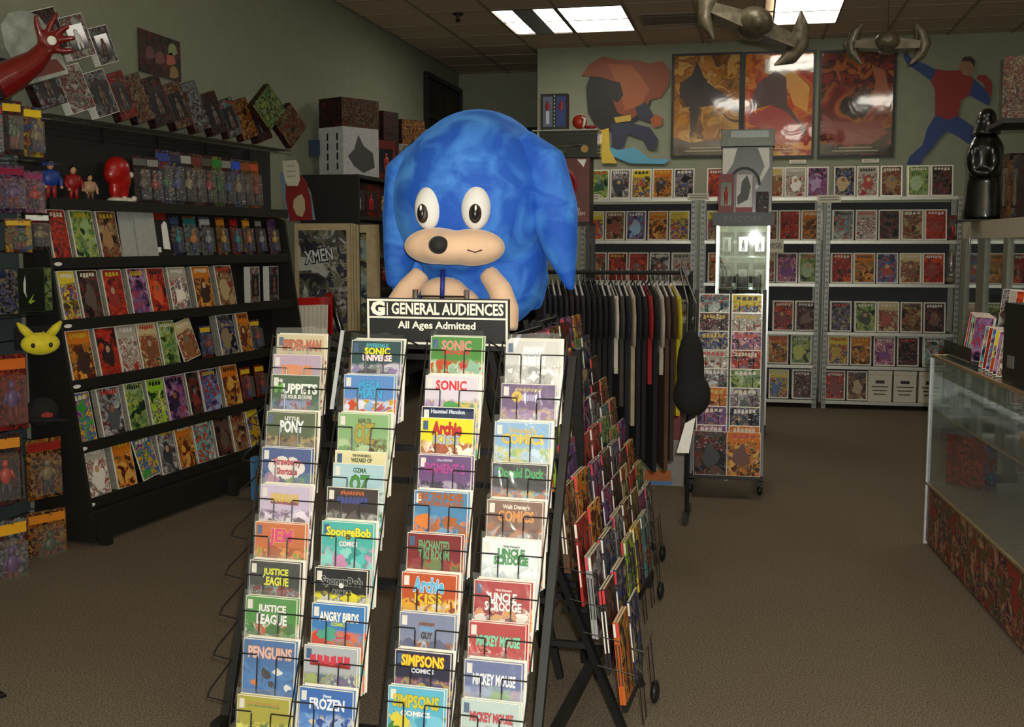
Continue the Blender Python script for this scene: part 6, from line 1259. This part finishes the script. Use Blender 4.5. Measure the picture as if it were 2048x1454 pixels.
# ================================================================ BLUE PLUSH (plain generic floppy-eared plush)
dP = dT + .46
def pp(px, py, dd=None): return rl(hitp(px, py, D * (dd or dP), D))
def plushmat(name, col, hi):
    m, nt, b, N, L = newmat(name)
    tc = N('ShaderNodeTexCoord'); n = N('ShaderNodeTexNoise'); n.inputs['Scale'].default_value = 7; n.inputs['Detail'].default_value = 6; n.inputs['Distortion'].default_value = .8
    L(tc.outputs['Object'], n.inputs['Vector']); r = N('ShaderNodeValToRGB'); r.color_ramp.elements[0].position = .4; r.color_ramp.elements[1].position = .66
    r.color_ramp.elements[0].color = srgb(col); r.color_ramp.elements[1].color = srgb(hi); L(n.outputs['Fac'], r.inputs['Fac']); L(r.outputs[0], b.inputs['Base Color'])
    b.inputs['Roughness'].default_value = .75; b.inputs['Sheen Weight'].default_value = .5; b.inputs['Sheen Roughness'].default_value = .35; b.inputs['Sheen Tint'].default_value = srgb(hi)
    n2 = N('ShaderNodeTexNoise'); n2.inputs['Scale'].default_value = 260; L(tc.outputs['Object'], n2.inputs['Vector'])
    bp = N('ShaderNodeBump'); bp.inputs['Strength'].default_value = .25; bp.inputs['Distance'].default_value = .004; L(n2.outputs['Fac'], bp.inputs['Height']); L(bp.outputs['Normal'], b.inputs['Normal']); return m
blue = plushmat('blue_velour', '0e4fb2', '4288da'); tan_ = mat('peach_velour', 'd9b696', .85, sheen=.3, var=.04)
c0 = pp(945, 640)
pl_ = thing('blue_plush_toy', 'big blue plush animal with floppy ears and peach muzzle atop front rack', 'plush', Mr @ Matrix.Translation((c0.x, dP, deckz + .022)))
O = Vector((c0.x, dP, deckz + .022))
def pq(px, py, off=0):  # plush-local point at plush depth + off
    p = pp(px, py, dP + off); return p - O
hc = pq(940, 400); hr = pq(1095, 400).x - hc.x
print('plush head', hc, hr)
b = MB()
b.ell(hc + Vector((0, .02, .0)), (hr * 1.0, hr * .92, hr * 1.06), 32, 24)
b.ell(hc + Vector((.0, .10, .05)), (hr * .95, hr * .9, hr * .98), 28, 20)
bc = pq(950, 600)
b.ell((bc.x + .02, .06, .255), (hr * .82, hr * .6, .25), 28, 20)
link(remesh(b, .014, blue, 'body'), 'body', pl_)
# long ears
def ear(pts, rads, name='ear'):
    b = MB(); b.tube([Vector(p) for p in pts], rads, 16)
    for i, v in enumerate(b.v): pass
    m_ = remesh(b, .012, blue, name); return link(m_, name, pl_)
E1 = [pq(1035, 285, .02), pq(1085, 330, .0), pq(1108, 420, -.02), pq(1122, 500, -.02), pq(1143, 585, -.02)]
ear(E1, [.06, .085, .085, .06, .012])
E2 = [pq(850, 300, .02), pq(808, 345, .0), pq(800, 430, .03), pq(800, 520, .05), pq(788, 575, .05)]
ear(E2, [.05, .07, .065, .06, .03])
# back lobes lower (body sides)
b = MB(); b.tube([pq(1030, 480, .14), pq(1045, 560, .14), pq(1045, 620, .14)], [.08, .10, .07], 16); link(remesh(b, .014, blue, 'back_lobe'), 'back_lobe', pl_)
b = MB(); b.tube([pq(845, 480, .14), pq(825, 560, .14), pq(830, 620, .14)], [.08, .085, .07], 16); link(remesh(b, .014, blue, 'back_lobe'), 'back_lobe', pl_)
# muzzle
fy = -hr * .93
mc = pq(903, 492, fy * .85)
b = MB(); b.ell(mc + Vector((-.05, .0, .0)), (.115, .09, .062), 24, 14); b.ell(mc + Vector((.07, .0, -.005)), (.115, .09, .062), 24, 14); b.ell(mc + Vector((.0, -.025, -.005)), (.12, .085, .058), 24, 14)
link(remesh(b, .009, tan_, 'muzzle'), 'muzzle', pl_)
nc = pq(877, 490, fy * .85 - .10)
MB().ell(nc, (.034, .026, .030), 20, 12).build('nose', mat('black_felt_nose', '14110f', .75, sheen=.3), pl_, smooth=True)
MB().tube([mc + Vector((.085, -.098, -.012)), mc + Vector((.11, -.09, -.02)), mc + Vector((.13, -.078, -.012))], .0022, 6).build('mouth_stitch', mat('brown_thread', '3a2418', .8), pl_)
# separate round eyes
whitef = mat('white_felt', 'd9d8d4', .8, var=.03)
for sx_, px in ((-1, 858), (1, 952)):
    ec_ = pq(px, 415, fy * .80)
    M_ = Matrix.Translation(ec_) @ Matrix.Rotation(R(-8), 4, 'X') @ Matrix.Rotation(R(14 * sx_), 4, 'Z')
    MB().ell((0, 0, 0), (.050, .045, .075), 22, 14, M=M_).build('eye_white', whitef, pl_, smooth=True)
    MB().ell((-.0 * sx_, -.034, -.022), (.022, .016, .036), 18, 12, M=M_).build('iris', flat('2c2018', .5), pl_, smooth=True)
    MB().ell((-.0 * sx_, -.042, -.022), (.014, .012, .026), 16, 10, M=M_).build('pupil', flat('0c0c0c', .3), pl_, smooth=True)
    MB().ell((.002, -.052, -.010), (.004, .004, .010), 10, 8, M=M_).build('eye_glint', paper, pl_, smooth=True)
# arms and belly
b = MB(); b.tube([pq(845, 545, -.10), pq(815, 580, -.13), pq(790, 620, -.14), pq(784, 655, -.15)], [.034, .042, .046, .045], 14); link(remesh(b, .008, tan_, 'arm'), 'arm', pl_)
b = MB(); b.tube([pq(975, 545, -.10), pq(1000, 580, -.13), pq(1012, 620, -.14), pq(1010, 660, -.15)], [.034, .042, .046, .045], 14); link(remesh(b, .008, tan_, 'arm'), 'arm', pl_)
b = MB(); b.ell(pq(888, 585, -.14), (.085, .06, .055), 20, 14); b.ell(pq(920, 620, -.12), (.08, .06, .08), 20, 14); link(remesh(b, .009, tan_, 'belly_patch'), 'belly_patch', pl_)
MB().tube([pq(886, 540, -.19), pq(885, 570, -.215), pq(884, 600, -.21)], .008, 8).build('neck_ribbon', mat('navy_ribbon', '1c2c84', .6), pl_, smooth=True)
# floor wire at the lower left edge of the picture
p = hZ(8, 1392, 0)
MB().tube([p + Vector((-.25, -.02, .01)), p + Vector((-.03, .01, .012)), p + Vector((.02, -.02, .012)), p + Vector((-.02, -.06, .01)), p + Vector((-.2, -.08, .01))], .006, 8).build('floor_cable', wire, smooth=True, label='black looped wire on the carpet at the lower left', category='cable')
